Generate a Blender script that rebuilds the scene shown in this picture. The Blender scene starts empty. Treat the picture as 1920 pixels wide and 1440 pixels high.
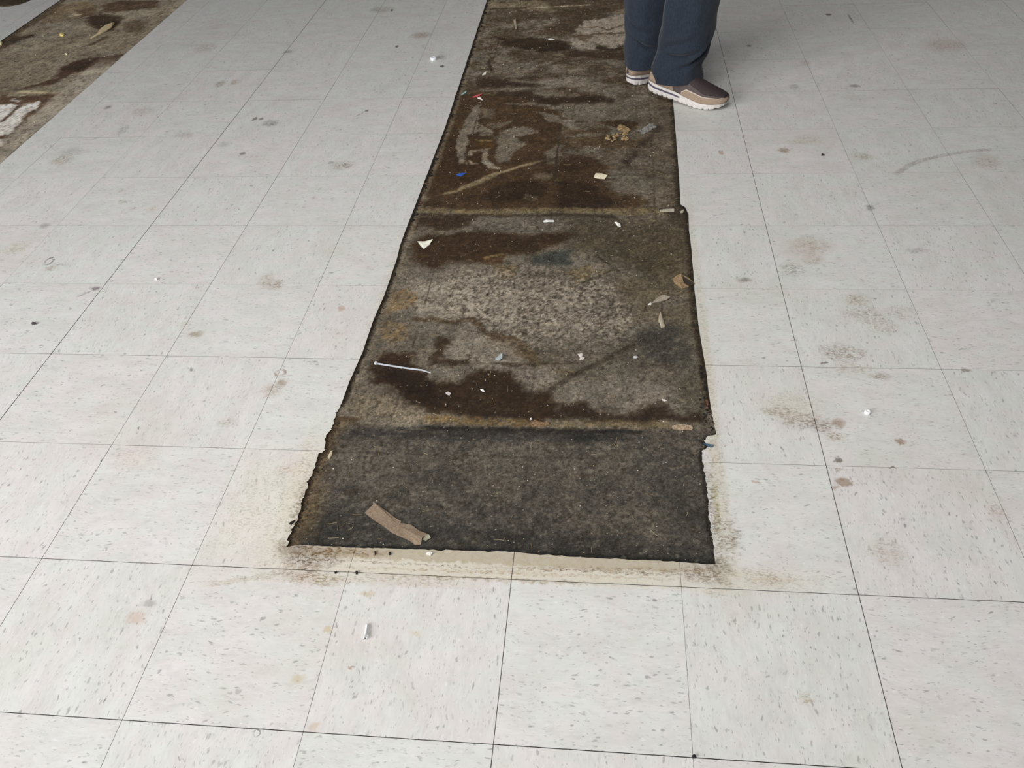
import bpy, bmesh, math, random
import numpy as np
from mathutils import Vector, Matrix, Euler, noise as mnoise

# ------------------------------------------------------------------ camera, world, light
S = bpy.context.scene
C = S.collection
CAM_ROT = (8.40431449e-01, 5.53938725e-02, 9.15594191e-02)
CAM_LOC = (1.53840230e-01, -5.82464384e-01, 1.27961269e+00)
F_PX = 1568.56
cd = bpy.data.cameras.new('camera'); cam = bpy.data.objects.new('camera', cd); C.objects.link(cam)
cam.location = CAM_LOC; cam.rotation_euler = CAM_ROT
cd.sensor_width = 36.0; cd.lens = F_PX / 1920 * 36.0; cd.clip_start = .02
S.camera = cam
w = bpy.data.worlds.new('world'); S.world = w; w.use_nodes = True
bg = w.node_tree.nodes['Background']; bg.inputs[0].default_value = (.93, .97, 1.0, 1); bg.inputs[1].default_value = .085

def area(name, loc, target, sx, sy, power, color):
    l = bpy.data.lights.new(name, 'AREA'); l.shape = 'RECTANGLE'; l.size = sx; l.size_y = sy
    l.energy = power; l.color = color
    o = bpy.data.objects.new(name, l); C.objects.link(o); o.location = loc
    o.rotation_euler = (Vector(target) - Vector(loc)).to_track_quat('-Z', 'Y').to_euler()
    return o
# the shop's big front windows, behind and to the left of the photographer
area('window_light', (-4.0, -2.6, 2.1), (-1.2, 1.2, 0), 4.0, 2.2, 400, (.985, .985, 1.0))
# two ceiling panels overhead
area('ceiling_light', (0, .5, 3.0), (0, .5, 0), 1.2, 1.2, 44, (1.0, .985, .955))
area('ceiling_light', (1.5, 4.0, 3.0), (1.5, 4.0, 0), 1.2, 1.2, 9, (1.0, .985, .955))
S.view_settings.view_transform = 'Standard'; S.view_settings.look = 'None'
S.view_settings.exposure = 0.0; S.view_settings.gamma = 1.0
try: S.view_settings.use_curve_mapping = False
except Exception: pass

rng = np.random.default_rng(7); random.seed(7)
T = .3048
SLAB_Z = -.003

RM = np.array(Euler(CAM_ROT, 'XYZ').to_matrix())
def at(x, y, z=0.0):
    """point of the floor (height z) seen at photo pixel x, y"""
    d = RM @ np.array([(x - 960) / F_PX, -(y - 720) / F_PX, -1.0])
    t = (z - CAM_LOC[2]) / d[2]
    return np.array(CAM_LOC) + t * d
def px_scale(x, y):
    a = at(x - 2, y)[:2]; b = at(x + 2, y)[:2]; c = at(x, y - 2)[:2]; d = at(x, y + 2)[:2]
    return np.linalg.norm(b - a) / 4, np.linalg.norm(d - c) / 4

def lin(v):
    v = np.asarray(v, float) / 255.0
    return np.where(v <= .04045, v / 12.92, ((v + .055) / 1.055) ** 2.4)
def rgba(c, k=1.0):
    l = lin(c) * k
    return (float(l[0]), float(l[1]), float(l[2]), 1.0)

# ------------------------------------------------------------------ object helpers
def link_mesh(name, me, mat=None, parent=None):
    o = bpy.data.objects.new(name, me); C.objects.link(o)
    if mat is not None and len(me.materials) == 0: me.materials.append(mat)
    if parent is not None: o.parent = parent
    return o
def from_py(name, verts, faces, mat=None, parent=None, smooth=False):
    me = bpy.data.meshes.new(name)
    me.from_pydata([tuple(map(float, v)) for v in verts], [], faces); me.update()
    if smooth: me.polygons.foreach_set('use_smooth', [True] * len(me.polygons))
    return link_mesh(name, me, mat, parent)
def from_bm(name, bm, mat=None, parent=None, smooth=False):
    bmesh.ops.recalc_face_normals(bm, faces=bm.faces)
    me = bpy.data.meshes.new(name); bm.to_mesh(me); bm.free()
    if smooth: me.polygons.foreach_set('use_smooth', [True] * len(me.polygons))
    return link_mesh(name, me, mat, parent)
def tag(o, label, cat, group=None):
    o['label'] = label; o['category'] = cat
    if group: o['group'] = group
    return o
def empty(name, loc, rz=0.0):
    o = bpy.data.objects.new(name, None); C.objects.link(o); o.location = loc; o.rotation_euler = (0, 0, rz)
    o.empty_display_size = .05
    return o

# ------------------------------------------------------------------ material helpers
class NT:
    def __init__(s, tree): s.t = tree; s.n = tree.nodes; s.l = tree.links
    def add(s, typ, **kw):
        n = s.n.new(typ)
        for k, v in kw.items(): setattr(n, k, v)
        return n
    def put(s, sock, v):
        if hasattr(v, 'is_output'): s.l.new(v, sock)
        elif v is not None: sock.default_value = v
    def math(s, op, a, b=None, c=None, clamp=False):
        n = s.add('ShaderNodeMath', operation=op, use_clamp=clamp)
        s.put(n.inputs[0], a)
        if b is not None: s.put(n.inputs[1], b)
        if c is not None: s.put(n.inputs[2], c)
        return n.outputs[0]
    def vmath(s, op, a, b=None):
        n = s.add('ShaderNodeVectorMath', operation=op)
        s.put(n.inputs[0], a)
        if b is not None: s.put(n.inputs[1], b)
        return n.outputs['Value'] if op in ('LENGTH', 'DOT_PRODUCT', 'DISTANCE') else n.outputs[0]
    def noise(s, vec, scale, detail=3, rough=.55, col=False):
        n = s.add('ShaderNodeTexNoise'); s.put(n.inputs['Vector'], vec)
        n.inputs['Scale'].default_value = scale; n.inputs['Detail'].default_value = detail; n.inputs['Roughness'].default_value = rough
        return n.outputs['Color'] if col else n.outputs['Fac']
    def voro(s, vec, scale, rnd=1.0):
        n = s.add('ShaderNodeTexVoronoi'); s.put(n.inputs['Vector'], vec)
        n.inputs['Scale'].default_value = scale; n.inputs['Randomness'].default_value = rnd
        return n.outputs['Distance'], n.outputs['Color']
    def ramp(s, v, a, b, lo=0.0, hi=1.0):
        n = s.add('ShaderNodeMapRange', interpolation_type='SMOOTHSTEP')
        s.put(n.inputs[0], v); n.inputs[1].default_value = a; n.inputs[2].default_value = b
        n.inputs[3].default_value = lo; n.inputs[4].default_value = hi
        return n.outputs[0]
    def mix(s, f, a, b, typ='MIX'):
        n = s.add('ShaderNodeMix', data_type='RGBA', blend_type=typ)
        s.put(n.inputs[0], f); s.put(n.inputs[6], a); s.put(n.inputs[7], b)
        return n.outputs[2]
    def mapping(s, vec, loc=(0, 0, 0), rot=(0, 0, 0), scale=(1, 1, 1), typ='POINT'):
        n = s.add('ShaderNodeMapping', vector_type=typ); s.put(n.inputs[0], vec)
        n.inputs[1].default_value = loc; n.inputs[2].default_value = rot; n.inputs[3].default_value = scale
        return n.outputs[0]

def new_mat(name, rough=.6, spec=.3):
    m = bpy.data.materials.new(name); m.use_nodes = True
    nt = NT(m.node_tree); b = nt.n['Principled BSDF']
    b.inputs['Roughness'].default_value = rough; b.inputs['Specular IOR Level'].default_value = spec
    return m, nt, b
def simple(name, col, rough=.6, spec=.3, var=.12, scale=120, metal=0.0, bump=0.0, col2=None, k=1.0):
    m, nt, b = new_mat(name, rough, spec)
    tc = nt.add('ShaderNodeTexCoord').outputs['Object']
    f = nt.noise(tc, scale, 4, .6)
    c2 = rgba(col2, k) if col2 is not None else tuple(list(np.array(rgba(col, k)[:3]) * (1 - 2 * var)) + [1])
    c1 = rgba(col, k) if col2 is not None else tuple(list(np.minimum(1, np.array(rgba(col, k)[:3]) * (1 + 2 * var))) + [1])
    nt.put(b.inputs['Base Color'], nt.mix(nt.ramp(f, .3, .7), c1, c2))
    b.inputs['Metallic'].default_value = metal
    if bump:
        bn = nt.add('ShaderNodeBump'); bn.inputs['Strength'].default_value = bump; bn.inputs['Distance'].default_value = .001
        nt.put(bn.inputs['Height'], f); nt.put(b.inputs['Normal'], bn.outputs[0])
    return m

# vinyl tile: the chip pattern as one node group, in each tile's own coordinates
def vct_group():
    g = bpy.data.node_groups.new('vinyl_tile_pattern', 'ShaderNodeTree')
    g.interface.new_socket('Color', in_out='OUTPUT', socket_type='NodeSocketColor')
    nt = NT(g); out = nt.add('NodeGroupOutput')
    tc = nt.add('ShaderNodeTexCoord').outputs['Object']
    oi = nt.add('ShaderNodeObjectInfo').outputs['Random']
    off = nt.add('ShaderNodeCombineXYZ')
    nt.put(off.inputs[0], nt.math('MULTIPLY', oi, 37.0)); nt.put(off.inputs[1], nt.math('MULTIPLY', oi, 91.0)); nt.put(off.inputs[2], nt.math('MULTIPLY', oi, 13.0))
    p = nt.vmath('ADD', tc, off.outputs[0])
    # bend the grain a little
    wv = nt.vmath('SCALE', nt.vmath('SUBTRACT', nt.noise(p, 14, 2, .5, True), (.5, .5, .5)))
    wv.node.inputs['Scale'].default_value = .03
    pw = nt.vmath('ADD', p, wv)
    # body: cool and warm clouds, drawn out along the grain
    cl = nt.noise(nt.mapping(pw, scale=(1, 2.2, 1)), 10, 4, .6)
    base = nt.mix(nt.ramp(cl, .3, .7), (.675, .660, .640, 1), (.735, .728, .712, 1))
    tint = nt.mix(oi, (1.0, .975, .965, 1), (.975, .985, .965, 1))
    base = nt.mix(1.0, base, tint, 'MULTIPLY')
    hue = nt.noise(pw, 16, 3, .6)
    base = nt.mix(1.0, base, nt.mix(nt.ramp(hue, .38, .62), (1.0, .972, .975, 1), (.972, .992, .972, 1)), 'MULTIPLY')
    mott = nt.noise(nt.mapping(pw, loc=(7, 1, 0), scale=(1, 2.0, 1)), 34, 4, .65)
    base = nt.mix(nt.math('MULTIPLY', nt.ramp(mott, .50, .74), .30), base, (.47, .46, .44, 1))
    st = nt.noise(nt.mapping(pw, scale=(1, 4.5, 1)), 55, 3, .6)
    base = nt.mix(nt.math('MULTIPLY', nt.ramp(st, .52, .76), .30), base, (.50, .49, .47, 1))
    base = nt.mix(nt.math('MULTIPLY', nt.ramp(st, .48, .26), .35), base, (.80, .79, .77, 1))
    # chips
    def chips(base, sx, sy, scl, keep, r0, r1, dark, strength, seed):
        v = nt.mapping(pw, loc=(seed, seed * 1.7, 0), scale=(sx, sy, 1))
        jit = nt.vmath('SCALE', nt.vmath('SUBTRACT', nt.noise(v, scl * 1.6, 2, .6, True), (.5, .5, .5)))
        jit.node.inputs['Scale'].default_value = .9 / scl
        v = nt.vmath('ADD', v, jit)
        d, c = nt.voro(v, scl)
        sep = nt.add('ShaderNodeSeparateColor'); nt.put(sep.inputs[0], c)
        on = nt.math('LESS_THAN', sep.outputs[0], keep)
        rad = nt.math('MULTIPLY_ADD', sep.outputs[1], r1 - r0, r0)
        q = nt.math('SUBTRACT', 1.0, nt.math('DIVIDE', d, rad))
        m = nt.math('MULTIPLY', nt.ramp(q, 0.0, .55), on)
        m = nt.math('MULTIPLY', m, nt.math('MULTIPLY_ADD', sep.outputs[2], strength * .75, strength * .25))
        return nt.mix(m, base, dark)
    base = chips(base, 1, 2.6, 58, .46, .16, .42, (.31, .31, .30, 1), .78, 3.1)
    base = chips(base, 1, 3.2, 110, .38, .16, .42, (.27, .27, .26, 1), .76, 8.3)
    base = chips(base, 1, 2.0, 40, .26, .12, .27, (.25, .25, .24, 1), .85, 5.7)
    base = chips(base, 1, 2.2, 70, .18, .15, .40, (.80, .80, .79, 1), .6, 11.9)
    base = chips(base, 1, 1.2, 28, .05, .04, .09, (.03, .028, .025, 1), .95, 21.3)
    nt.put(out.inputs[0], base)
    return g
VCT = vct_group()

def tile_material(name, stains):
    """stains: (kind, cx, cy, rx, ry, rot, colour, strength, softness, break-up) in floor metres"""
    m, nt, b = new_mat(name, .5, .28)
    gn = nt.add('ShaderNodeGroup'); gn.node_tree = VCT
    col = gn.outputs[0]
    pos = nt.add('ShaderNodeNewGeometry').outputs['Position']
    # faint traffic dirt over the whole floor
    dirt = nt.noise(nt.mapping(pos, scale=(1, 1, 1)), 2.6, 5, .62)
    col = nt.mix(nt.math('MULTIPLY', nt.ramp(dirt, .50, .78), .20), col, rgba((176, 160, 140)))
    smudge = nt.noise(nt.mapping(pos, loc=(3, 7, 0), scale=(1, 1, 1)), 17, 4, .7)
    col = nt.mix(nt.math('MULTIPLY', nt.ramp(smudge, .63, .80), .30), col, rgba((165, 148, 130)))
    if stains:
        wn = nt.vmath('SCALE', nt.vmath('SUBTRACT', nt.noise(pos, 75, 3, .65, True), (.5, .5, .5)))
        wn.node.inputs['Scale'].default_value = .026
        wn2 = nt.vmath('MULTIPLY', wn, (1, 1, 0)); wn3 = nt.vmath('MULTIPLY', wn, (.5, .5, 0))
        wp = nt.vmath('ADD', pos, wn2)
        br1 = nt.ramp(nt.noise(pos, 170, 4, .7), .44, .60)
        br2 = nt.ramp(nt.noise(nt.mapping(pos, loc=(1, 2, 0)), 75, 5, .75), .45, .58)
        br = nt.math('MULTIPLY', nt.math('MULTIPLY_ADD', br1, .6, .4), br2)
        stk = nt.ramp(nt.noise(nt.mapping(pos, loc=(5, 3, 0), rot=(0, 0, .5), scale=(1, 2.4, 1)), 120, 3, .7), .49, .57)
        strokes = nt.math('MULTIPLY', stk, nt.ramp(nt.noise(pos, 48, 3, .6), .38, .54))
        for (kind, cx, cy, rx, ry, rot, sc, stren, soft, brk) in stains:
            v = nt.mapping(wp if kind != 'ring' else nt.vmath('ADD', pos, wn3), loc=(cx, cy, 0), rot=(0, 0, rot), scale=(rx, ry, 1), typ='TEXTURE')
            if kind == 'box':
                a = nt.vmath('ABSOLUTE', v); sx = nt.add('ShaderNodeSeparateXYZ'); nt.put(sx.inputs[0], a)
                d = nt.math('MAXIMUM', sx.outputs[0], sx.outputs[1])
            else:
                d = nt.vmath('LENGTH', v)
            if kind == 'ring': d = nt.math('MULTIPLY_ADD', nt.math('ABSOLUTE', nt.math('SUBTRACT', d, .85)), 4.6, .0)
            mk = nt.ramp(d, 1 - soft, 1 + soft * .6, 1.0, 0.0)
            mk0 = mk
            if brk > 0: mk = nt.math('MULTIPLY', mk, nt.math('MULTIPLY_ADD', br, brk, 1 - brk))
            if kind == 'ring': mk = nt.math('MULTIPLY', mk, nt.math('MULTIPLY_ADD', nt.ramp(nt.noise(pos, 60, 2, .6), .42, .58), .8, .2))
            if brk > .25:
                col = nt.mix(nt.math('MULTIPLY', mk, stren * .85), col, sc)
                dk = tuple(c * .45 for c in sc[:3]) + (1,)
                col = nt.mix(nt.math('MULTIPLY', nt.math('MULTIPLY', mk0, strokes), stren * .85), col, dk)
            else: col = nt.mix(nt.math('MULTIPLY', mk, stren), col, sc)
    nt.put(b.inputs['Base Color'], col)
    rn = nt.noise(pos, 30, 3, .6)
    nt.put(b.inputs['Roughness'], nt.ramp(rn, .3, .7, .42, .58))
    return m

# ------------------------------------------------------------------ outlines of the bare strips
LEFT_PX = [(535, 1025), (543, 1004), (552, 983), (560, 965), (566, 940), (574, 917), (580, 898), (592, 874), (596, 852), (609, 843),
           (612, 816), (622, 805), (629, 780), (640, 757), (655, 716), (680, 660), (700, 600), (720, 555), (745, 482), (750, 460), (774, 397)]
RIGHT_PX = [(1342, 1058), (1336, 1012), (1330, 972), (1326, 915), (1317, 867), (1316, 846), (1328, 836), (1320, 826), (1327, 818), (1343, 814),
            (1332, 760), (1325, 700), (1317, 655), (1310, 610), (1302, 542), (1300, 510), (1297, 470), (1292, 432), (1291, 402), (1285, 389), (1276, 383)]
END_PX = [(535, 1025), (575, 1022), (667, 1027), (780, 1030), (955, 1035), (1070, 1044), (1170, 1049), (1270, 1053), (1325, 1058), (1342, 1058)]
def px2w(lst): return [tuple(at(x, y)[:2]) for x, y in lst]
def rough_line(pts, step, amp, seed):
    out = []
    for (a, b) in zip(pts[:-1], pts[1:]):
        n = max(1, int(math.dist(a, b) / step))
        for i in range(n):
            t = i / n; x = a[0] + (b[0] - a[0]) * t; y = a[1] + (b[1] - a[1]) * t
            k = amp if i else amp * .5
            x, y = x + k * (mnoise.noise((x * 70, y * 70, seed)) + .7 * mnoise.noise((x * 230, y * 230, seed + 9))), y + k * (mnoise.noise((x * 70, y * 70, seed + 5)) + .7 * mnoise.noise((x * 230, y * 230, seed + 3)))
            out.append((x, y))
    out.append(pts[-1]); return out
YF, YN, XL, XR = 5.2, -1.05, -5.2, 3.6
Lw = px2w(LEFT_PX) + [(-.4085, 2.2), (-.415, 3.4), (-.418, YF + .5)]
Rw = px2w(RIGHT_PX) + [(.386, 1.9), (.395, 2.4), (.400, 3.4), (.404, YF + .5)]
Ew = px2w(END_PX)
nearL = [p for p in Lw if p[1] < .72]; farL = [p for p in Lw if p[1] >= .72]
nearR = [p for p in Rw if p[1] < .72]; farR = [p for p in Rw if p[1] >= .72]
L_line = rough_line(nearL + farL[:1], .0045, .0058, 1)[:-1] + rough_line(farL, .05, .0012, 2)
R_line = rough_line(nearR + farR[:1], .0045, .0048, 3)[:-1] + rough_line(farR, .05, .0012, 4)
E_line = rough_line(Ew, .008, .0024, 6)
S2L, S2R, S2N = -2.655, -1.952, .35
outside = ([(XL, YN), (XR, YN), (XR, YF)] + R_line[::-1][0:0] +
           [(p[0], min(p[1], YF)) for p in R_line[::-1]] + E_line[::-1][1:-1] + [(p[0], min(p[1], YF)) for p in L_line] +
           [(S2R - .006, YF)] + [(S2R - .004, 3.0), (S2R, 1.9), (S2R, S2N), (S2L, S2N), (S2L, 2.4), (S2L - .035, YF), (XL, YF)])

def clip(poly, x0, y0, x1, y1):
    def half(P, inside, inter):
        out = []
        for i in range(len(P)):
            a, b = P[i - 1], P[i]; ia, ib = inside(a), inside(b)
            if ib:
                if not ia: out.append(inter(a, b))
                out.append(b)
            elif ia: out.append(inter(a, b))
        return out
    def ix(c): return lambda a, b: (c, a[1] + (b[1] - a[1]) * (c - a[0]) / (b[0] - a[0]))
    def iy(c): return lambda a, b: (a[0] + (b[0] - a[0]) * (c - a[1]) / (b[1] - a[1]), c)
    for ins, it in ((lambda p: p[0] >= x0, ix(x0)), (lambda p: p[0] <= x1, ix(x1)), (lambda p: p[1] >= y0, iy(y0)), (lambda p: p[1] <= y1, iy(y1))):
        if not poly: return []
        poly = half(poly, ins, it)
    out = []
    for p in poly:
        if not out or math.dist(p, out[-1]) > 1e-5: out.append(p)
    if len(out) > 1 and math.dist(out[0], out[-1]) < 1e-5: out.pop()
    return out
def parea(P): return .5 * sum(P[i - 1][0] * P[i][1] - P[i][0] * P[i - 1][1] for i in range(len(P)))

# ------------------------------------------------------------------ floor: slab under everything
m_joint = simple('joint_grime', (50, 44, 38), .9, .1, .2, 60)
bm = bmesh.new()
bmesh.ops.create_cube(bm, size=1, matrix=Matrix.Translation(((XL + XR) / 2, (YN + YF) / 2, -.0537)) @ Matrix.Diagonal((XR - XL, YF - YN, .1, 1)))
floor = from_bm('floor', bm, m_joint); floor['kind'] = 'structure'

# ---- numpy noise
LAT = rng.random((256, 256))
def vnoise(x, y, s, seed=0):
    x = x * s + seed * 17.31; y = y * s + seed * 9.77
    xi = np.floor(x).astype(int); yi = np.floor(y).astype(int); fx = x - xi; fy = y - yi
    fx = fx * fx * (3 - 2 * fx); fy = fy * fy * (3 - 2 * fy)
    g = lambda a, b: LAT[a & 255, b & 255]
    return (g(xi, yi) * (1 - fx) + g(xi + 1, yi) * fx) * (1 - fy) + (g(xi, yi + 1) * (1 - fx) + g(xi + 1, yi + 1) * fx) * fy
def fbm(x, y, s, o=4, seed=0, r=.55):
    t = 0; a = 1; n = 0
    for k in range(o):
        t = t + a * vnoise(x, y, s * 2.03 ** k, seed + k); n += a; a *= r
    return t / n
def sstep(e0, e1, v):
    t = np.clip((v - e0) / (e1 - e0), 0, 1); return t * t * (3 - 2 * t)
def sdf_poly(X, Y, P):
    P = np.array(P); d = np.full(X.shape, 1e9); ins = np.zeros(X.shape, bool)
    for i in range(len(P)):
        a, b = P[i - 1], P[i]; e = b - a
        wx, wy = X - a[0], Y - a[1]
        t = np.clip((wx * e[0] + wy * e[1]) / max(e @ e, 1e-12), 0, 1)
        d = np.minimum(d, (wx - t * e[0]) ** 2 + (wy - t * e[1]) ** 2)
        c = ((a[1] > Y) != (b[1] > Y))
        with np.errstate(divide='ignore', invalid='ignore'):
            ins ^= c & (X < a[0] + (Y - a[1]) * (b[0] - a[0]) / (b[1] - a[1] if b[1] != a[1] else 1e-12))
    d = np.sqrt(d); return np.where(ins, -d, d)
def sdf_line(X, Y, P):
    P = np.array(P); d = np.full(X.shape, 1e9)
    for a, b in zip(P[:-1], P[1:]):
        e = b - a; wx, wy = X - a[0], Y - a[1]
        t = np.clip((wx * e[0] + wy * e[1]) / max(e @ e, 1e-12), 0, 1)
        d = np.minimum(d, (wx - t * e[0]) ** 2 + (wy - t * e[1]) ** 2)
    return np.sqrt(d)

class Canvas:
    """stain colours of one bare strip, painted per vertex in floor coordinates"""
    def __init__(s, xs, ys):
        s.xs, s.ys = xs, ys
        s.X, s.Y = np.meshgrid(xs, ys)
        s.col = np.zeros(s.X.shape + (3,)); s.wet = np.zeros(s.X.shape)
        s.warp1 = fbm(s.X, s.Y, 22, 5, 40, .70) - .5; s.warp2 = fbm(s.X, s.Y, 22, 5, 60, .70) - .5
        s.edge = fbm(s.X, s.Y, 60, 4, 80, .78) - .5
        s.spk = fbm(s.X, s.Y, 120, 3, 90, .7)
    def fill(s, c): s.col[:] = np.asarray(c, float)
    def lay(s, mask, c, wet=None):
        m = np.clip(mask, 0, 1)[..., None]; s.col = s.col * (1 - m) + np.asarray(c, float) * m
        if wet is not None: s.wet = s.wet * (1 - m[..., 0]) + wet * m[..., 0]
    def region(s, P, pad):
        P = np.array(P); x0, y0 = P.min(0) - pad; x1, y1 = P.max(0) + pad
        i0, i1 = np.searchsorted(s.xs, (x0, x1)); j0, j1 = np.searchsorted(s.ys, (y0, y1))
        return slice(j0, j1), slice(i0, i1)
    def poly(s, px, c, soft=.006, stren=1.0, warp=.03, edge=.02, brk=0.0, wet=None, bs=None):
        P = px2w(px); r = s.region(P, soft * 2 + warp + edge + .01)
        X, Y = s.X[r], s.Y[r]
        if X.size == 0: return
        d = sdf_poly(X + warp * s.warp1[r], Y + warp * s.warp2[r], P) + edge * s.edge[r]
        m = sstep(soft, -soft, d) * stren
        if brk: m = m * (1 - brk + brk * sstep(.42, .58, s.spk[r] if bs is None else fbm(X, Y, bs, 4, 120, .65)))
        s._apply(r, m, c, wet)
    def line(s, px, c, width=.004, soft=.004, stren=1.0, warp=.02, edge=.01, brk=0.0, wet=None):
        P = px2w(px); r = s.region(P, width + soft * 2 + warp + edge + .01)
        X, Y = s.X[r], s.Y[r]
        if X.size == 0: return
        d = sdf_line(X + warp * s.warp1[r], Y + warp * s.warp2[r], P) - width + edge * s.edge[r]
        m = sstep(soft, -soft, d) * stren
        if brk: m = m * (1 - brk + brk * sstep(.42, .58, s.spk[r]))
        s._apply(r, m, c, wet)
    def _apply(s, r, m, c, wet):
        m3 = np.clip(m, 0, 1)[..., None]
        s.col[r] = s.col[r] * (1 - m3) + np.asarray(c, float) * m3
        if wet is not None: s.wet[r] = s.wet[r] * (1 - m3[..., 0]) + wet * m3[..., 0]
    def build(s, name, mat, parent):
        ny, nx = s.X.shape
        # from the photograph's colour to the surface's own: divide by the light that falls on the floor there
        tl = np.interp(s.Y, [0, .8, 1.6, 2.5, 3.5, 5], [.70, .60, .53, .41, .32, .25])
        m1 = fbm(s.X, s.Y, 26, 5, 140, .65) - .5; m2 = fbm(s.X, s.Y, 120, 3, 150, .8) - .5; m3 = fbm(s.X, s.Y * 2.2, 9, 4, 160, .6) - .5
        s.col = s.col * (1 + .42 * m1 + .50 * m2 + .22 * m3)[..., None]
        pits = sstep(.62, .70, fbm(s.X, s.Y, 85, 3, 170, .75)); s.lay(pits * .45, (48, 38, 28))
        scuff = sstep(.60, .72, fbm(s.X, s.Y * 2.0, 60, 4, 180, .75)) * (1 - .6 * s.wet); s.lay(scuff * .35, (138, 127, 110))
        alb = np.clip(lin(np.clip(s.col, 0, 255)) * (.64 / tl)[..., None], 0, .9)
        relief = (fbm(s.X, s.Y, 40, 4, 7) - .5) * .0006
        co = np.stack([s.X, s.Y, SLAB_Z + relief], -1).reshape(-1, 3)
        idx = np.arange(nx * ny).reshape(ny, nx)
        q = np.stack([idx[:-1, :-1], idx[:-1, 1:], idx[1:, 1:], idx[1:, :-1]], -1).reshape(-1, 4)
        me = bpy.data.meshes.new(name)
        me.vertices.add(len(co)); me.vertices.foreach_set('co', co.ravel())
        me.loops.add(q.size); me.loops.foreach_set('vertex_index', q.ravel().astype(np.int32))
        me.polygons.add(len(q)); me.polygons.foreach_set('loop_start', np.arange(0, q.size, 4, dtype=np.int32))
        me.update(calc_edges=True)
        a = me.attributes.new('stain', 'FLOAT_COLOR', 'POINT')
        a.data.foreach_set('color', np.concatenate([alb, s.wet[..., None]], -1).reshape(-1).astype(np.float32))
        me.polygons.foreach_set('use_smooth', [True] * len(me.polygons))
        return link_mesh(name, me, mat, parent)

def slab_material():
    m, nt, b = new_mat('bare_slab', .8, .25)
    at_ = nt.add('ShaderNodeAttribute', attribute_name='stain')
    pos = nt.add('ShaderNodeNewGeometry').outputs['Position']
    wet = at_.outputs['Alpha']
    g1 = nt.noise(pos, 520, 3, .7); g2 = nt.noise(pos, 170, 4, .7); g3 = nt.noise(nt.mapping(pos, scale=(1, .25, 1)), 420, 2, .6)
    g = nt.math('MULTIPLY_ADD', g1, .5, nt.math('MULTIPLY', g2, .5))
    k = nt.ramp(g, .36, .64, .42, 1.62)
    amt = nt.math('MULTIPLY_ADD', wet, -.25, 1.0)
    lum = nt.vmath('DOT_PRODUCT', at_.outputs['Color'], (.3, .5, .2))
    amt = nt.math('MULTIPLY', amt, nt.ramp(lum, .18, .50, 1.0, .25))
    k = nt.math('MULTIPLY_ADD', nt.math('SUBTRACT', k, 1.0), amt, 1.0)
    kk = nt.add('ShaderNodeCombineXYZ')
    for i in range(3): nt.put(kk.inputs[i], k)
    col = nt.vmath('MULTIPLY', at_.outputs['Color'], kk.outputs[0])
    # hairline scratches and pale grit ground into the mastic
    sc = nt.ramp(g3, .71, .78)
    col = nt.mix(nt.math('MULTIPLY', sc, .30), col, (.34, .31, .26, 1))
    d, c = nt.voro(pos, 130)
    sp = nt.add('ShaderNodeSeparateColor'); nt.put(sp.inputs[0], c)
    dot = nt.math('MULTIPLY', nt.math('LESS_THAN', sp.outputs[0], .10), nt.ramp(d, .10, .20, 1, 0))
    col = nt.mix(nt.math('MULTIPLY', dot, .6), col, (.40, .37, .31, 1))
    nt.put(b.inputs['Base Color'], col)
    nt.put(b.inputs['Roughness'], nt.math('MULTIPLY_ADD', wet, -.22, .85))
    bn = nt.add('ShaderNodeBump'); bn.inputs['Strength'].default_value = .35; bn.inputs['Distance'].default_value = .0012
    nt.put(bn.inputs['Height'], g); nt.put(b.inputs['Normal'], bn.outputs[0])
    return m
m_slab = slab_material()

# ---- the long bare strip
def spaced(y0, y1, d0, growth):
    out = [y0]
    while out[-1] < y1: out.append(out[-1] + d0 * (1 + growth * (out[-1] - y0)))
    return np.array(out)
cv = Canvas(np.arange(-.475, .445, .0026), spaced(.32, YF, .0026, .55))
X, Y = cv.X, cv.Y
cv.fill((102, 94, 82))
big = fbm(X, Y, 5, 5, 3); mid = fbm(X, Y, 16, 5, 11, .62)
cv.lay(sstep(.40, .75, big) * .45, (84, 75, 62)); cv.lay(sstep(.58, .30, big) * .4, (118, 109, 96))
cv.lay(sstep(.42, .78, mid) * .45, (74, 64, 50))
DK, BR, LT = (42, 31, 20), (66, 49, 31), (112, 103, 90)
farm = sstep(1.60, 1.66, Y)
cv.lay(farm * sstep(.46, .60, fbm(X, Y * 1.5, 7, 5, 221, .68)) * .75, (62, 49, 34))
cv.lay(farm * sstep(.50, .64, fbm(X, Y * 1.5, 15, 5, 231, .70)) * .5, (54, 42, 29))
cv.lay(farm * sstep(.56, .66, fbm(X, Y * 1.4, 11, 5, 241, .70)) * .45, (114, 105, 91))
# --- far part of the strip
cv.poly([(905, 0), (1170, 0), (1170, 26), (1100, 16), (1040, 22), (960, 14), (900, 18)], (112, 100, 78), .01, .6)
cv.poly([(1020, -30), (1180, -30), (1180, 12), (1130, 26), (1085, 32), (1060, 20), (1030, 16)], (62, 50, 37), .012, .8)
cv.line([(910, 16), (960, 15), (1000, 12)], (58, 46, 34), .01, .01, .9)
cv.line([(990, 14), (1060, 10), (1105, 8)], (150, 138, 118), .006, .006, .9, .008)
cv.poly([(905, 22), (960, 20), (1000, 28), (960, 38), (930, 42), (905, 40)], (72, 61, 46), .015, .6, .06)
cv.poly([(1045, 20), (1100, 14), (1115, 28), (1095, 38), (1085, 52), (1072, 66), (1030, 68), (1020, 50), (1050, 40)], (62, 49, 35), .02, .85, .06)
cv.poly([(1097, 37), (1130, 35), (1168, 25), (1185, 40), (1185, 84), (1154, 88), (1120, 92), (1090, 93), (1072, 82), (1070, 70), (1082, 56)], (133, 123, 109), .004, .95, .05, .03)
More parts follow.
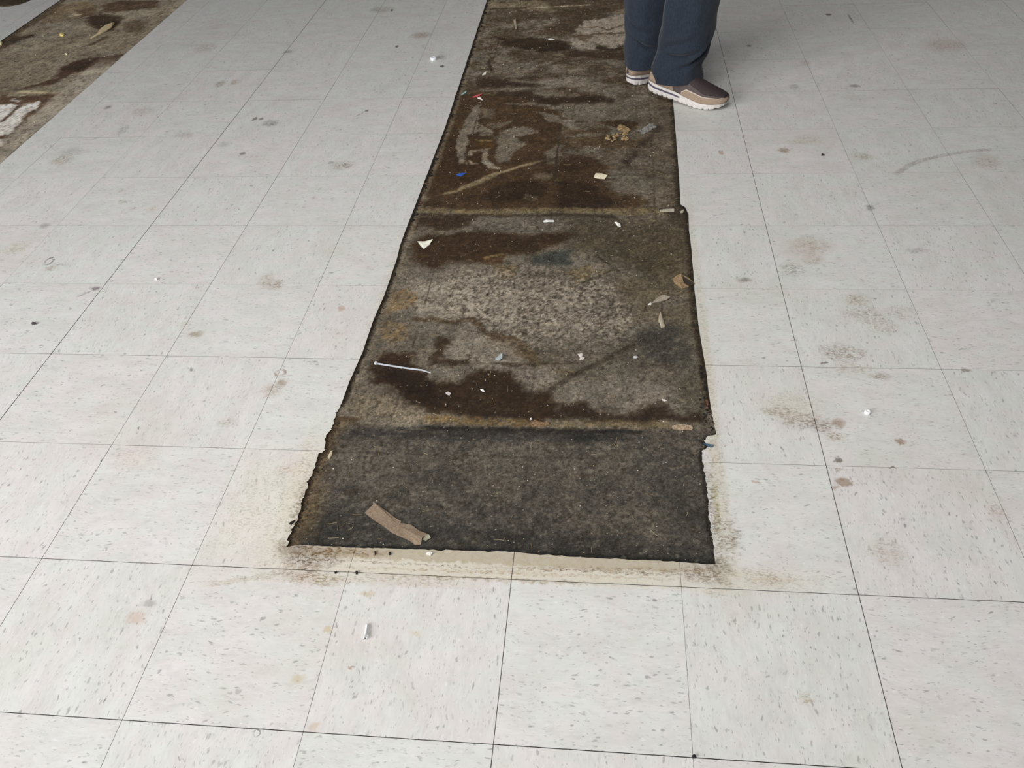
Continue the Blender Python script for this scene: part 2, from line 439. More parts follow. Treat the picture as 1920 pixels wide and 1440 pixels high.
cv.line([(1090, 52), (1120, 50), (1140, 54), (1170, 46)], (74, 60, 45), .007, .006, .9, .05)
cv.line([(1075, 66), (1110, 63), (1140, 62), (1170, 60)], (70, 56, 42), .008, .006, .9, .05)
cv.poly([(1085, 60), (1112, 66), (1100, 78), (1085, 72)], (76, 62, 47), .006, .8, .05)
cv.poly([(1122, 82), (1150, 90), (1170, 80), (1170, 94), (1120, 94)], DK, .01, .9, .05)
cv.poly([(925, 66), (1000, 70), (1060, 76), (1073, 90), (1040, 98), (985, 90), (945, 84)], DK, .015, .92, .06, wet=.8)
cv.poly([(905, 62), (960, 58), (1000, 66), (960, 74)], (80, 68, 52), .012, .7)
cv.poly([(1062, 92), (1120, 95), (1172, 94), (1172, 112), (1110, 106), (1068, 104)], (48, 36, 25), .014, .9, .06, wet=.7)
cv.line([(1070, 108), (1120, 110), (1168, 108)], (64, 52, 38), .008, .01, .7)
cv.line([(923, 107), (916, 118), (919, 126), (923, 130)], (48, 38, 28), .008, .006, .9, .02)
cv.line([(953, 101), (985, 97), (1010, 95)], (55, 44, 32), .006, .006, .8)
cv.poly([(900, 142), (930, 146), (1000, 148), (1015, 160), (940, 164), (900, 160), (888, 152)], (50, 38, 28), .02, .9, .06, wet=.7)
cv.poly([(940, 170), (1000, 168), (1010, 186), (985, 194), (950, 190), (925, 182)], (44, 32, 22), .016, .9, .06, wet=.8)
cv.poly([(1000, 176), (1060, 182), (1120, 178), (1152, 186), (1140, 194), (1070, 196), (1010, 192)], (42, 31, 21), .016, .95, .06, wet=.8)
cv.line([(960, 150), (1060, 158), (1090, 158)], (120, 112, 98), .01, .012, .7, .02)
cv.line([(1060, 160), (1160, 156)], (112, 104, 90), .008, .01, .7)
# --- middle of the far part: wet brown floor with pale islands
cv.poly([(858, 176), (900, 168), (960, 180), (1010, 195), (1050, 205), (1060, 250), (1055, 300), (1110, 290), (1150, 312), (1130, 336), (1160, 360), (1230, 378), (1200, 392), (1000, 392), (900, 392), (792, 388), (800, 345), (830, 255)],
        (62, 46, 30), .02, .96, .05, wet=.7)
cv.poly([(845, 250), (900, 250), (925, 300), (900, 345), (850, 352), (812, 350)], (52, 37, 23), .02, .8, .05, wet=.9)
cv.poly([(892, 195), (877, 215), (862, 245), (856, 270), (857, 290), (862, 306), (870, 306), (872, 282), (880, 265), (876, 252), (895, 247), (897, 222), (902, 196)], (112, 102, 88), .004, .95, .02, .02)
cv.poly([(905, 200), (930, 205), (922, 222), (904, 216)], (94, 83, 68), .008, .9)
cv.poly([(898, 232), (912, 236), (926, 246), (922, 254), (897, 252)], (110, 101, 87), .004, .9)
cv.poly([(910, 230), (940, 228), (966, 222), (948, 234), (925, 240)], (98, 88, 73), .008, .85)
cv.poly([(925, 258), (940, 242), (962, 236), (996, 238), (1006, 246), (985, 252), (970, 256), (986, 268), (972, 278), (960, 288), (956, 304), (938, 300), (930, 288), (934, 270)], (106, 97, 83), .006, .95, .035, .03)
cv.poly([(892, 265), (912, 258), (924, 270), (922, 280), (900, 272)], (74, 52, 26), .006, .9)
cv.line([(892, 262), (918, 263)], (120, 104, 68), .005, .006, .9)
cv.line([(880, 288), (885, 282), (912, 280), (910, 296), (930, 312)], (142, 131, 113), .010, .006, .9, .03, brk=.3)
cv.line([(879, 300), (884, 306), (895, 305)], (128, 116, 98), .005, .005, .9)
cv.poly([(905, 298), (922, 300), (934, 314), (918, 315)], (140, 130, 113), .006, .9)
cv.poly([(1007, 207), (1045, 214), (1054, 230), (1030, 228)], (110, 100, 86), .006, .9, .03)
cv.poly([(1050, 222), (1078, 224), (1074, 238), (1052, 236)], (120, 110, 97), .006, .85)
cv.line([(950, 193), (975, 196), (1002, 192)], (104, 93, 77), .010, .006, .85, .03)
cv.poly([(1060, 195), (1130, 190), (1150, 215), (1120, 228), (1080, 226), (1058, 212)], (104, 96, 83), .02, .75, .05)
cv.poly([(1130, 190), (1255, 190), (1270, 300), (1276, 380), (1230, 385), (1170, 350), (1140, 300), (1160, 240)], (92, 84, 71), .03, .5, .05)
cv.poly([(1130, 228), (1160, 222), (1196, 226), (1192, 240), (1150, 238)], (56, 40, 25), .014, .9, .04, wet=.8)
cv.poly([(1060, 240), (1100, 242), (1142, 236), (1140, 250), (1090, 250), (1062, 252)], (66, 50, 32), .012, .8, .04)
cv.poly([(1060, 258), (1130, 252), (1180, 260), (1220, 256), (1200, 276), (1120, 276), (1065, 274)], (76, 60, 40), .015, .7, .05)
cv.poly([(1045, 268), (1056, 270), (1048, 308), (1026, 304), (1022, 285)], (108, 99, 85), .006, .85, .02)
cv.poly([(1048, 294), (1085, 288), (1112, 300), (1100, 318), (1050, 320)], (54, 39, 25), .014, .9, .04, wet=.8)
cv.line([(835, 361), (858, 357), (868, 350), (925, 326), (980, 309), (1032, 297)], (124, 110, 84), .007, .005, .95, .008)
cv.line([(868, 350), (890, 344), (930, 324)], (118, 104, 78), .012, .006, .9, .008)
cv.line([(1008, 305), (1040, 296), (1046, 304)], (52, 40, 27), .006, .008, .8)
cv.poly([(1000, 322), (1040, 326), (1030, 338), (1000, 334)], (98, 88, 72), .008, .7)
cv.poly([(930, 345), (1000, 335), (1035, 350), (1010, 372), (930, 380), (905, 370)], (44, 32, 21), .016, .9, .04, wet=.9)
cv.poly([(1042, 342), (1080, 336), (1120, 352), (1160, 378), (1140, 390), (1050, 388)], (44, 32, 22), .016, .95, .04, wet=.9)
cv.poly([(982, 362), (1010, 366), (1000, 376), (975, 372)], (92, 82, 66), .008, .7)
cv.line([(1050, 232), (1048, 262), (1042, 300), (1038, 345)], (50, 40, 30), .003, .004, .85, .006)
cv.line([(1215, 180), (1223, 260), (1226, 340), (1229, 470)], (60, 52, 42), .002, .004, .6, .006)
cv.poly([(1168, 300), (1180, 285), (1225, 245), (1232, 232), (1240, 240), (1200, 280), (1176, 312)], (52, 42, 34), .01, .8, .03)
# --- seam between the far and middle parts
cv.line([(782, 391), (850, 395), (930, 396), (1010, 393), (1100, 394), (1180, 396), (1240, 394)], (112, 97, 68), .015, .008, .85, .02, .03, brk=.35)
cv.line([(778, 400), (850, 403), (930, 402), (1060, 402), (1150, 404)], (46, 36, 25), .008, .008, .8, .02)
cv.poly([(1240, 388), (1282, 384), (1292, 400), (1292, 430), (1260, 415)], (52, 43, 33), .01, .85)
# --- middle part
cv.poly([(775, 404), (850, 402), (900, 404), (880, 420), (845, 430), (770, 430)], (50, 37, 25), .014, .9, .04, wet=.8)
cv.poly([(896, 408), (1000, 404), (1060, 415), (1040, 435), (960, 432), (895, 424)], (96, 88, 77), .02, .8, .05)
cv.poly([(786, 420), (812, 425), (808, 445), (776, 455)], (102, 93, 80), .01, .7)
cv.line([(802, 436), (835, 430)], (118, 106, 84), .004, .005, .7)
cv.poly([(772, 458), (790, 440), (850, 436), (900, 428), (985, 440), (1070, 430), (1085, 440), (1040, 458), (1000, 474), (950, 478), (935, 490), (880, 490), (846, 488), (830, 502), (797, 502), (772, 486)],
        (52, 37, 23), .016, .95, .04, wet=.8)
cv.poly([(1080, 420), (1290, 420), (1296, 500), (1220, 520), (1120, 470), (1070, 460)], (64, 56, 41), .04, .9, .06)
cv.poly([(1060, 405), (1290, 405), (1294, 470), (1150, 455), (1080, 430)], (72, 63, 49), .03, .6, .06)
cv.poly([(905, 484), (944, 480), (948, 476), (940, 494), (908, 492)], (72, 50, 28), .01, .8)
cv.line([(912, 480), (940, 475)], (126, 105, 68), .006, .006, .9)
cv.poly([(922, 495), (970, 496), (966, 514), (940, 526), (930, 510)], (114, 94, 66), .01, .8, .03, brk=.2)
cv.poly([(1000, 478), (1040, 468), (1072, 468), (1072, 494), (1030, 497), (994, 492)], (50, 53, 48), .01, .85, .02)
cv.poly([(1060, 508), (1104, 497), (1128, 506), (1080, 533)], (98, 84, 56), .008, .75, .02)
cv.line([(1118, 478), (1160, 506)], (52, 46, 36), .005, .005, .85, .006); cv.line([(1126, 478), (1150, 494)], (98, 92, 74), .003, .003, .6, .006)
cv.line([(1070, 538), (1150, 502)], (54, 49, 36), .006, .005, .85, .006); cv.line([(1088, 527), (1146, 502)], (110, 100, 78), .003, .003, .6, .006)
cv.poly([(785, 505), (900, 500), (985, 530), (1100, 545), (1180, 600), (1160, 640), (1040, 640), (960, 620), (880, 595), (790, 590), (745, 560)], (120, 111, 98), .04, .8, .05)
cv.poly([(790, 530), (880, 512), (950, 530), (985, 575), (940, 610), (860, 595), (800, 585)], (146, 136, 121), .05, .8, .05)
# salt-and-pepper mastic over the middle
zone = sstep(.06, -.06, sdf_poly(X, Y, px2w([(830, 510), (980, 500), (1180, 520), (1210, 600), (1190, 650), (960, 660), (830, 600)])))
cv.lay(zone * sstep(.50, .66, fbm(X, Y, 150, 2, 31, .8)) * .75, (60, 52, 42))
cv.lay(zone * sstep(.50, .34, fbm(X, Y, 140, 2, 37, .8)) * .7, (150, 140, 125))
cv.poly([(1150, 530), (1290, 470), (1302, 545), (1250, 560), (1210, 590)], (82, 72, 52), .03, .6, .05)
cv.poly([(1225, 590), (1300, 570), (1306, 615), (1280, 620), (1240, 600)], (96, 86, 66), .02, .7, .04)
cv.poly([(720, 582), (690, 640), (665, 700), (650, 740), (690, 740), (730, 650), (765, 590)], (96, 88, 76), .02, .6)
cv.poly([(730, 546), (750, 541), (777, 545), (782, 562), (765, 574), (720, 588)], (128, 104, 70), .008, .85, .03, .03, brk=.5)
cv.poly([(720, 602), (740, 598), (768, 610), (760, 630), (732, 646), (714, 632)], (124, 102, 70), .008, .85, .03, .03, brk=.65)
cv.line([(777, 597), (810, 596), (847, 604), (885, 598), (900, 612), (912, 624), (965, 635), (992, 656), (1000, 672)], (66, 50, 33), .007, .008, .9, .03)
cv.poly([(910, 622), (965, 630), (995, 655), (1000, 680), (960, 660), (910, 645)], (82, 68, 50), .012, .7)
cv.poly([(990, 640), (1010, 660), (1020, 690), (1090, 690), (1072, 704), (1040, 692), (1000, 680)], (82, 70, 46), .012, .75, .04)
cv.poly([(850, 634), (905, 622), (960, 650), (1000, 690), (985, 716), (950, 694), (880, 690), (872, 672), (826, 676)], (122, 113, 100), .012, .75, .04)
cv.poly([(990, 690), (1030, 682), (1058, 704), (1010, 738), (986, 722)], (118, 109, 97), .012, .8, .03)
cv.poly([(815, 632), (836, 631), (846, 645), (830, 654), (828, 670), (872, 676), (846, 682), (800, 684), (812, 655)], (54, 41, 28), .008, .95, .03, wet=.8)
cv.line([(845, 680), (872, 675)], (48, 38, 27), .008, .006, .8); cv.line([(950, 680), (990, 682), (1000, 680)], (58, 47, 35), .007, .006, .8)
cv.line([(870, 680), (940, 679), (1130, 681)], (70, 60, 47), .0025, .003, .8, .006)
cv.poly([(1200, 622), (1232, 606), (1278, 608), (1284, 630), (1296, 650), (1292, 682), (1268, 692), (1222, 676), (1180, 660)], (60, 57, 50), .03, .9, .05)
cv.poly([(1050, 690), (1100, 672), (1190, 640), (1230, 680), (1200, 700), (1120, 702)], (82, 76, 66), .02, .6)
cv.line([(1192, 644), (1150, 666), (1100, 690), (1062, 708), (1036, 728)], (50, 42, 32), .007, .007, .85, .01)
cv.poly([(1040, 735), (1060, 712), (1130, 712), (1185, 705), (1250, 720), (1240, 745), (1200, 757), (1170, 775), (1110, 765), (1095, 752)], (108, 100, 88), .02, .75, .05)
cv.poly([(1290, 690), (1325, 690), (1334, 800), (1290, 780), (1270, 740)], (76, 70, 57), .02, .7, .04)
cv.poly([(692, 690), (712, 664), (745, 662), (770, 661), (770, 680), (800, 692), (800, 709), (860, 714), (892, 690), (950, 692), (980, 722), (1000, 740), (1034, 735), (1046, 766), (1062, 786), (1000, 790), (900, 784), (835, 777), (765, 762), (738, 732), (700, 716)],
        (45, 31, 18), .014, .97, .04, .03, wet=1.0)
cv.poly([(695, 690), (745, 690), (810, 712), (830, 760), (790, 755), (740, 722)], (30, 20, 12), .02, .8, .04, wet=1.0)
cv.poly([(1045, 752), (1095, 752), (1110, 769), (1170, 776), (1202, 767), (1220, 754), (1246, 757), (1272, 777), (1312, 770), (1330, 792), (1170, 792), (1045, 784)], (44, 32, 20), .014, .95, .04, wet=.9)
cv.poly([(652, 756), (690, 736), (738, 742), (800, 782), (800, 790), (730, 787), (660, 774)], (124, 111, 91), .014, .8, .04, brk=.4)
cv.line([(668, 786), (700, 787), (800, 790), (860, 788)], (116, 106, 90), .010, .008, .6, .02, brk=.3)
cv.line([(800, 784), (860, 787), (920, 791), (1000, 793)], (114, 91, 54), .011, .008, .85, .02, .02, brk=.45)
cv.line([(1040, 795), (1120, 792), (1180, 794), (1250, 796)], (112, 97, 68), .012, .010, .75, .02, .02, brk=.4)
cv.line([(640, 783), (665, 786)], (60, 46, 30), .008, .006, .8)
# --- dark seam and the near, charcoal part
NEARP = [(622, 803), (700, 800), (800, 798), (900, 802), (1000, 806), (1100, 806), (1200, 803), (1345, 808), (1360, 1075), (520, 1040)]
cv.poly(NEARP, (80, 74, 66), .008, 1.0, .01, .02, wet=0)
nz = sstep(.01, -.01, sdf_poly(X, Y, px2w(NEARP)))
cv.lay(nz * sstep(.40, .70, big) * .5, (66, 61, 53)); cv.lay(nz * sstep(.56, .32, mid) * .45, (98, 90, 78))
cv.lay(nz * sstep(.46, .70, fbm(X, Y, 130, 3, 51, .8)) * .6, (52, 48, 42))
cv.poly([(625, 806), (800, 800), (1000, 806), (1120, 806), (1120, 832), (1000, 829), (800, 822), (622, 818)], (50, 47, 43), .010, .85, .02)
cv.line([(800, 802), (900, 803), (1000, 806), (1200, 808)], (32, 28, 23), .007, .006, .9, .01)
cv.poly([(1060, 806), (1170, 804), (1180, 826), (1100, 830), (1060, 826)], (40, 38, 34), .012, .8)
cv.poly([(640, 840), (760, 835), (800, 870), (720, 905), (640, 890)], (98, 90, 80), .04, .6, .05)
cv.poly([(900, 830), (1060, 830), (1080, 900), (960, 930), (880, 900)], (92, 85, 75), .05, .6, .05)
cv.poly([(580, 975), (640, 940), (900, 985), (1100, 1010), (1340, 1020), (1345, 1060), (1170, 1048), (960, 1034), (680, 1026), (560, 1022)], (50, 48, 44), .03, .8, .04)
cv.poly([(1200, 850), (1330, 850), (1336, 1010), (1280, 1000), (1220, 930)], (64, 61, 55), .04, .6)
cv.line([(540, 1027), (680, 1027), (800, 1031), (960, 1035), (1080, 1044), (1180, 1049), (1280, 1053), (1340, 1060)], (30, 29, 27), .010, .006, .9, .004, .01)
cv.line([(990, 835), (985, 900), (978, 960), (968, 1035)], (54, 49, 43), .003, .006, .8, .008)
cv.line([(640, 846), (800, 850), (980, 856), (1130, 858)], (60, 54, 46), .002, .004, .8, .006)
cv.lay(sstep(.045, .005, sdf_line(X, Y, nearL) + .03 * cv.edge) * sstep(.75, .66, Y) * .85, (96, 80, 58))
cv.lay(sstep(.014, .002, sdf_line(X, Y, nearL) + .02 * cv.edge) * sstep(.75, .66, Y) * .9, (56, 42, 28))
cv.poly([(560, 980), (600, 900), (618, 905), (590, 1000), (560, 1015)], (92, 76, 50), .02, .6, .03, brk=.3)
# --- ghosts of the tile joints in the old adhesive
for k in (-1, 0, 1):
    cv.lay(sstep(.003, .001, np.abs(X - k * T + .004 * cv.warp1)) * sstep(.40, .55, fbm(X, Y, 9, 3, 70 + k)) * sstep(.66, .72, Y) * .55, (52, 43, 33))
for k in range(3, 13):
    cv.lay(sstep(.003, .001, np.abs(Y - k * T + .004 * cv.warp2)) * sstep(.46, .60, fbm(X, Y, 7, 3, 90 + k)) * .5, (52, 43, 33))
# --- margins along the cut tiles
fl = sdf_line(X, Y, farL) ; fr = sdf_line(X, Y, farR)
cv.lay(sstep(.030, .018, fl + .012 * cv.edge) * sstep(.70, .76, Y) * .55, (112, 101, 84))
cv.lay(sstep(.013, .005, fl + .012 * cv.edge) * sstep(.70, .76, Y) * .9, (42, 34, 25))
cv.lay(sstep(.020, .010, fr + .014 * cv.edge) * sstep(.70, .76, Y) * .8, (54, 44, 32))
cv.lay(sstep(.012, .003, fr + .012 * cv.edge) * sstep(.70, .76, Y) * .8, (34, 28, 21))
cv.lay(sstep(.010, .002, sdf_line(X, Y, nearR) + .02 * cv.edge) * .85, (38, 33, 26))
cv.build('bare_slab', m_slab, floor)

# ---- the second strip, at the left
cv = Canvas(np.arange(S2L - .06, S2R + .03, .005), spaced(.33, YF, .006, .1))
X, Y = cv.X, cv.Y
cv.fill((120, 111, 95))
big = fbm(X, Y, 4, 5, 203); cv.lay(sstep(.45, .68, big) * .5, (104, 93, 76)); cv.lay(sstep(.5, .7, fbm(X, Y, 14, 5, 207)) * .4, (90, 78, 62))
BRN = (64, 47, 36)
cv.poly([(160, 33), (188, 24), (228, 30), (222, 46), (208, 56), (171, 54)], (50, 38, 28), .02, .95, .07, wet=.8)
cv.poly([(185, 10), (230, -2), (300, 2), (285, 14), (230, 20), (190, 22)], (66, 50, 36), .02, .9, .07)
cv.line([(215, 42), (245, 25), (260, 15)], (54, 42, 31), .010, .008, .9, .05)
cv.poly([(225, 20), (270, 16), (292, 24), (260, 34), (232, 34)], (128, 119, 102), .02, .8)
cv.poly([(228, 46), (250, 36), (275, 40), (262, 58), (240, 60)], (82, 68, 52), .016, .8, .06)
cv.poly([(110, 8), (170, 0), (180, 18), (140, 24), (100, 28)], (108, 90, 66), .02, .7)
cv.poly([(140, 18), (180, 12), (180, 26), (150, 32)], (74, 58, 42), .016, .8)
cv.line([(98, 30), (130, 30), (150, 26)], (158, 146, 118), .012, .008, .9, .03)
cv.poly([(75, 28), (110, 18), (140, 34), (110, 40), (80, 42)], (90, 76, 58), .02, .7)
cv.poly([(0, 84), (26, 64), (68, 65), (42, 73), (20, 80), (-10, 100)], (54, 42, 30), .018, .95, .06, wet=.7)
cv.line([(-20, 95), (30, 62), (100, 20), (112, 8)], (70, 56, 40), .014, .012, .8, .03)
cv.poly([(117, 124), (150, 109), (188, 106), (232, 99), (212, 122), (175, 128), (146, 133), (125, 144), (90, 160), (23, 168), (72, 156), (106, 143)], BRN, .014, .97, .06, wet=.7)
cv.poly([(125, 126), (150, 112), (180, 110), (160, 126), (130, 136)], (46, 34, 26), .02, .8, .06, wet=.8)
cv.poly([(176, 130), (212, 120), (185, 140), (150, 146)], (102, 88, 70), .02, .6)
cv.line([(168, 84), (185, 76), (200, 68)], (62, 49, 36), .012, .01, .9, .04)
cv.poly([(0, 174), (37, 180), (79, 174), (154, 174), (146, 184), (117, 183), (83, 202), (66, 214), (50, 222), (30, 248), (12, 268), (-20, 300), (-20, 260), (22, 244), (46, 217), (76, 194), (75, 187), (37, 194), (-10, 194)], (78, 58, 44), .012, .95, .06, .04, wet=.5)
cv.line([(36, 171), (60, 171), (90, 172)], (160, 146, 116), .012, .008, .95, .02)
cv.line([(90, 172), (150, 170)], (140, 128, 106), .010, .01, .8, .03)
WH = (192, 186, 178)
cv.poly([(-10, 195), (37, 195), (4, 226), (-12, 230)], WH, .006, .97, .03)
cv.poly([(77, 187), (73, 202), (48, 213), (21, 250), (-12, 256), (-12, 232), (42, 199)], WH, .006, .97, .04)
cv.poly([(-12, 260), (12, 259), (2, 274), (-12, 285)], WH, .006, .97, .03)
cv.poly([(20, 184), (40, 188), (32, 190), (20, 188)], WH, .005, .9)
cv.line([(38, 196), (20, 213), (3, 226)], (66, 48, 38), .007, .006, .95, .03)
cv.lay(sstep(.075, .045, np.abs(X - S2R + .045) + .05 * cv.edge) * sstep(3.0, 2.75, Y) * .8, (148, 139, 124))
cv.lay(sstep(.010, .003, np.abs(X - S2R) + .01 * cv.edge) * .85, (58, 48, 38))
cv.lay(sstep(.02, .006, np.abs(X - S2L) + .02 * cv.edge) * .8, (62, 50, 37))
cv.build('bare_slab', m_slab, floor)

# ------------------------------------------------------------------ stains on the tiles (photo pixel centre and radii)
TAN, BROWN, DARK, PINK, GREY, YEL = (172, 148, 118), (136, 106, 76), (92, 77, 63), (186, 160, 146), (120, 116, 112), (196, 184, 154)
ST = []
def st(x, y, rx, ry, c, k=.6, soft=.7, brk=.8, rot=0, kind='ell'):
    ax, ay = px_scale(x, y); p = at(x, y)
    if max(rx * ax, ry * ay) < .020 and c not in (TAN, YEL, PINK): brk = min(brk, .24)
    ST.append((kind, p[0], p[1], rx * ax, ry * ay, rot, rgba(c, 1.02), k, soft, brk))
def stw(kind, x, y, rx, ry, c, k=.7, soft=.4, brk=.5, rot=0): ST.append((kind, x, y, rx, ry, rot, rgba(c, 1.02), k, soft, brk))
def seg(x0, y0, x1, y1, wd, c, k=.6, soft=.6, brk=.5):
    a = at(x0, y0); b = at(x1, y1)
    ST.append(('box', (a[0] + b[0]) / 2, (a[1] + b[1]) / 2, math.dist(a, b) / 2, wd, math.atan2(b[1] - a[1], b[0] - a[0]), rgba(c, 1.02), k, soft, brk))
# right of the strip
st(1520, 460, 36, 18, TAN, .55); st(1524, 488, 20, 10, TAN, .55); st(1482, 505, 24, 12, (130, 118, 98), .7, brk=.95); st(1395, 525, 14, 5, DARK, .7)
st(1500, 470, 44, 26, PINK, .25, brk=.2)
st(1608, 562, 26, 11, TAN, .7); st(1622, 590, 42, 16, BROWN, .55); st(1655, 612, 30, 14, TAN, .5); st(1690, 585, 30, 16, PINK, .4)
st(1580, 662, 46, 16, BROWN, .75, brk=.95); st(1546, 680, 8, 3, DARK, .9, .4, .3); st(1600, 690, 40, 10, TAN, .5); st(1650, 705, 20, 8, BROWN, .6)
st(1466, 772, 40, 9, BROWN, .7); st(1505, 788, 44, 15, BROWN, .7); st(1541, 800, 22, 11, (128, 100, 74), .9); st(1571, 793, 14, 9, BROWN, .8); st(1566, 818, 20, 9, TAN, .8)
st(1480, 760, 60, 30, (205, 192, 172), .5, brk=.3)
st(1573, 863, 9, 5, DARK, .9, .4, .4); st(1571, 880, 8, 4, TAN, .7); st(1582, 904, 16, 9, BROWN, .85, .5, .7); st(1567, 915, 8, 4, BROWN, .5); st(1688, 829, 9, 7, BROWN, .85, .5, .6)
st(1416, 903, 6, 4, (170, 120, 84), .6, .6, .2); st(1660, 1035, 40, 26, TAN, .45); st(1868, 957, 18, 14, PINK, .5); st(1450, 1085, 40, 12, TAN, .55); st(1510, 1312, 16, 12, YEL, .7)
st(1690, 340, 20, 4, TAN, .0); st(1470, 282, 11, 5, BROWN, .75); st(1512, 263, 34, 9, YEL, .6); st(1618, 294, 20, 7, (170, 160, 128), .7); st(1352, 286, 5, 4, (176, 120, 90), .7, .6, .2)
st(1489, 162, 8, 5, DARK, .6); st(1510, 118, 10, 5, TAN, .6); st(1602, 161, 10, 3, GREY, .8); st(1553, 27, 6, 2, DARK, .9, .4, .1); st(1595, 35, 2, 9, DARK, .7, .4, .1); st(1404, 86, 4, 2, DARK, .8); st(1630, 389, 8, 6, GREY, .9)
st(1612, 384, 18, 8, (236, 235, 232), .7, brk=.4); st(1770, 84, 40, 12, PINK, .5, brk=.4); st(1850, 304, 28, 14, PINK, .5, brk=.5); st(1720, 470, 22, 5, GREY, .6); st(1810, 694, 9, 3, DARK, .7, .4, .2); st(1672, 877, 5, 2, DARK, .8, .3, .1)
st(1543, 290, 3, 2.4, (20, 18, 16), .95, .4, 0); st(1640, 560, 3, 2, DARK, .7); st(1633, 600, 1.6, 26, (236, 232, 228), .6, .4, .2)
for a, b in zip([(1678, 328), (1700, 312), (1724, 302), (1765, 292), (1810, 284)], [(1700, 312), (1724, 302), (1765, 292), (1810, 284), (1862, 280)]): seg(*a, *b, .009, (150, 134, 124), .6)
# left of the strip
st(508, 231, 15, 6, DARK, .85, brk=.8); st(490, 223, 4, 2.5, DARK, .8, .4, .2); st(478, 223, 5, 3, DARK, .8, .4, .2); st(642, 310, 20, 8, BROWN, .8, brk=.9); st(620, 305, 6, 3, GREY, .6)
st(790, 66, 18, 6, (158, 130, 108), .8, brk=.6); st(413, 157, 9, 6, BROWN, .8); st(440, 154, 8, 5, TAN, .8); st(385, 90, 18, 8, PINK, .7); st(715, 18, 24, 5, (150, 142, 122), .7); st(735, 19, 2, 2, DARK, .9, .3, 0)
st(116, 300, 20, 9, TAN, .75, brk=.9); st(135, 284, 20, 7, GREY, .4); st(232, 243, 9, 8, GREY, .6, brk=.95); st(345, 254, 18, 5, BROWN, .55, brk=.9); st(203, 201, 6, 3.5, GREY, .8); st(265, 208, 18, 8, TAN, .45)
st(30, 466, 26, 10, YEL, .6); st(92, 490, 8, 7, DARK, .8, .4, .3, kind='ring'); st(96, 503, 14, 4, TAN, .6); st(84, 423, 10, 5, GREY, .5); st(112, 496, 18, 2, GREY, .5)
st(286, 392, 8, 6, YEL, .6); st(228, 357, 4, 3, TAN, .6); st(232, 378, 12, 3, BROWN, .5); st(455, 288, 5, 4, GREY, .9, .5, .3); st(420, 270, 8, 5, GREY, .4)
seg(144, 556, 182, 541, .004, (120, 108, 112), .7); st(180, 541, 8, 4, (112, 100, 104), .85, .5, .5)
st(517, 534, 15, 9, BROWN, .8, brk=.8); st(500, 525, 12, 14, TAN, .6); st(367, 627, 14, 6, (140, 130, 100), .75, brk=.8); st(345, 610, 10, 8, YEL, .5)
st(525, 699, 11, 6, BROWN, .8, .4, .3, kind='ring'); st(528, 718, 11, 8, BROWN, .65); st(510, 732, 20, 14, TAN, .55); st(640, 578, 7, 5, (176, 130, 104), .6, .6, .3); st(357, 693, 5, 4, GREY, .9, .4, .2)
st(425, 792, 18, 8, BROWN, .4, brk=.95); st(545, 880, 22, 12, (204, 176, 160), .6, brk=.7); st(250, 860, 40, 20, (222, 206, 196), .5, brk=.4); st(256, 1158, 18, 12, (196, 160, 140), .5, brk=.85); st(280, 1132, 14, 6, GREY, .5)
seg(386, 1096, 520, 1078, .006, (178, 160, 128), .6, .7, .6)
seg(666, 219, 688, 207, .003, GREY, .6, .5, .2); st(688, 207, 3, 2, DARK, .8, .4, 0); st(745, 87, 3, 2, DARK, .8, .4, 0); st(829, 124, 4, 2.5, DARK, .85, .4, 0); st(828, 107, 9, 5, GREY, .6)
st(540, 97, 8, 3, GREY, .7); st(590, 371, 6, 3, PINK, .6)
# near the front
st(480, 1375, 7, 6, (112, 106, 98), .85, .4, .1, kind='ring'); st(690, 1112, 14, 6, (190, 172, 140), .7); st(615, 1181, 9, 7, (196, 176, 142), .7, .4, .2); st(557, 1273, 14, 9, (198, 182, 150), .7, brk=.5)
st(656, 1251, 6, 3, BROWN, .7, .5, .3); st(778, 1190, 10, 6, (200, 186, 154), .6); st(590, 1362, 10, 8, (190, 160, 130), .5); st(1340, 1110, 20, 10, YEL, .6)
# grime along the strip's cut end
stw('box', -.03, .320, .415, .022, (208, 199, 178), .8, .5, .2)
stw('box', -.03, .352, .412, .017, (172, 158, 130), .9, .3, .2)
stw('box', -.20, .328, .21, .0016, (120, 96, 66), .7, .8, .7, -.02); stw('box', .16, .330, .20, .0022, (126, 96, 62), .8, .8, .7, .0)
stw('box', .20, .336, .16, .004, (140, 108, 74), .75, .8, .75, .02); stw('box', -.02, .318, .34, .003, (168, 146, 112), .65, .8, .75, .01)
stw('box', -.25, .290, .17, .010, (196, 182, 152), .6, .8, .5); stw('box', -.05, .303, .20, .004, (150, 128, 94), .6, .8, .7)
stw('ell', -.385, .338, .060, .030, (104, 76, 44), .95, .6, .7); stw('ell', -.43, .352, .030, .016, (62, 46, 30), .9, .6, .6); stw('ell', -.33, .350, .10, .010, (128, 96, 58), .8, .6, .75); stw('ell', -.395, .300, .05, .016, (140, 112, 78), .75, .7, .8); stw('ell', -.36, .284, .06, .012, (176, 150, 112), .7, .7, .7)
stw('ell', .350, .335, .045, .022, (120, 94, 66), .8, .7, .85); stw('ell', .375, .352, .020, .018, (70, 54, 40), .85, .7, .7); stw('ell', .378, .322, .012, .012, (110, 92, 66), .7, .6, .6)
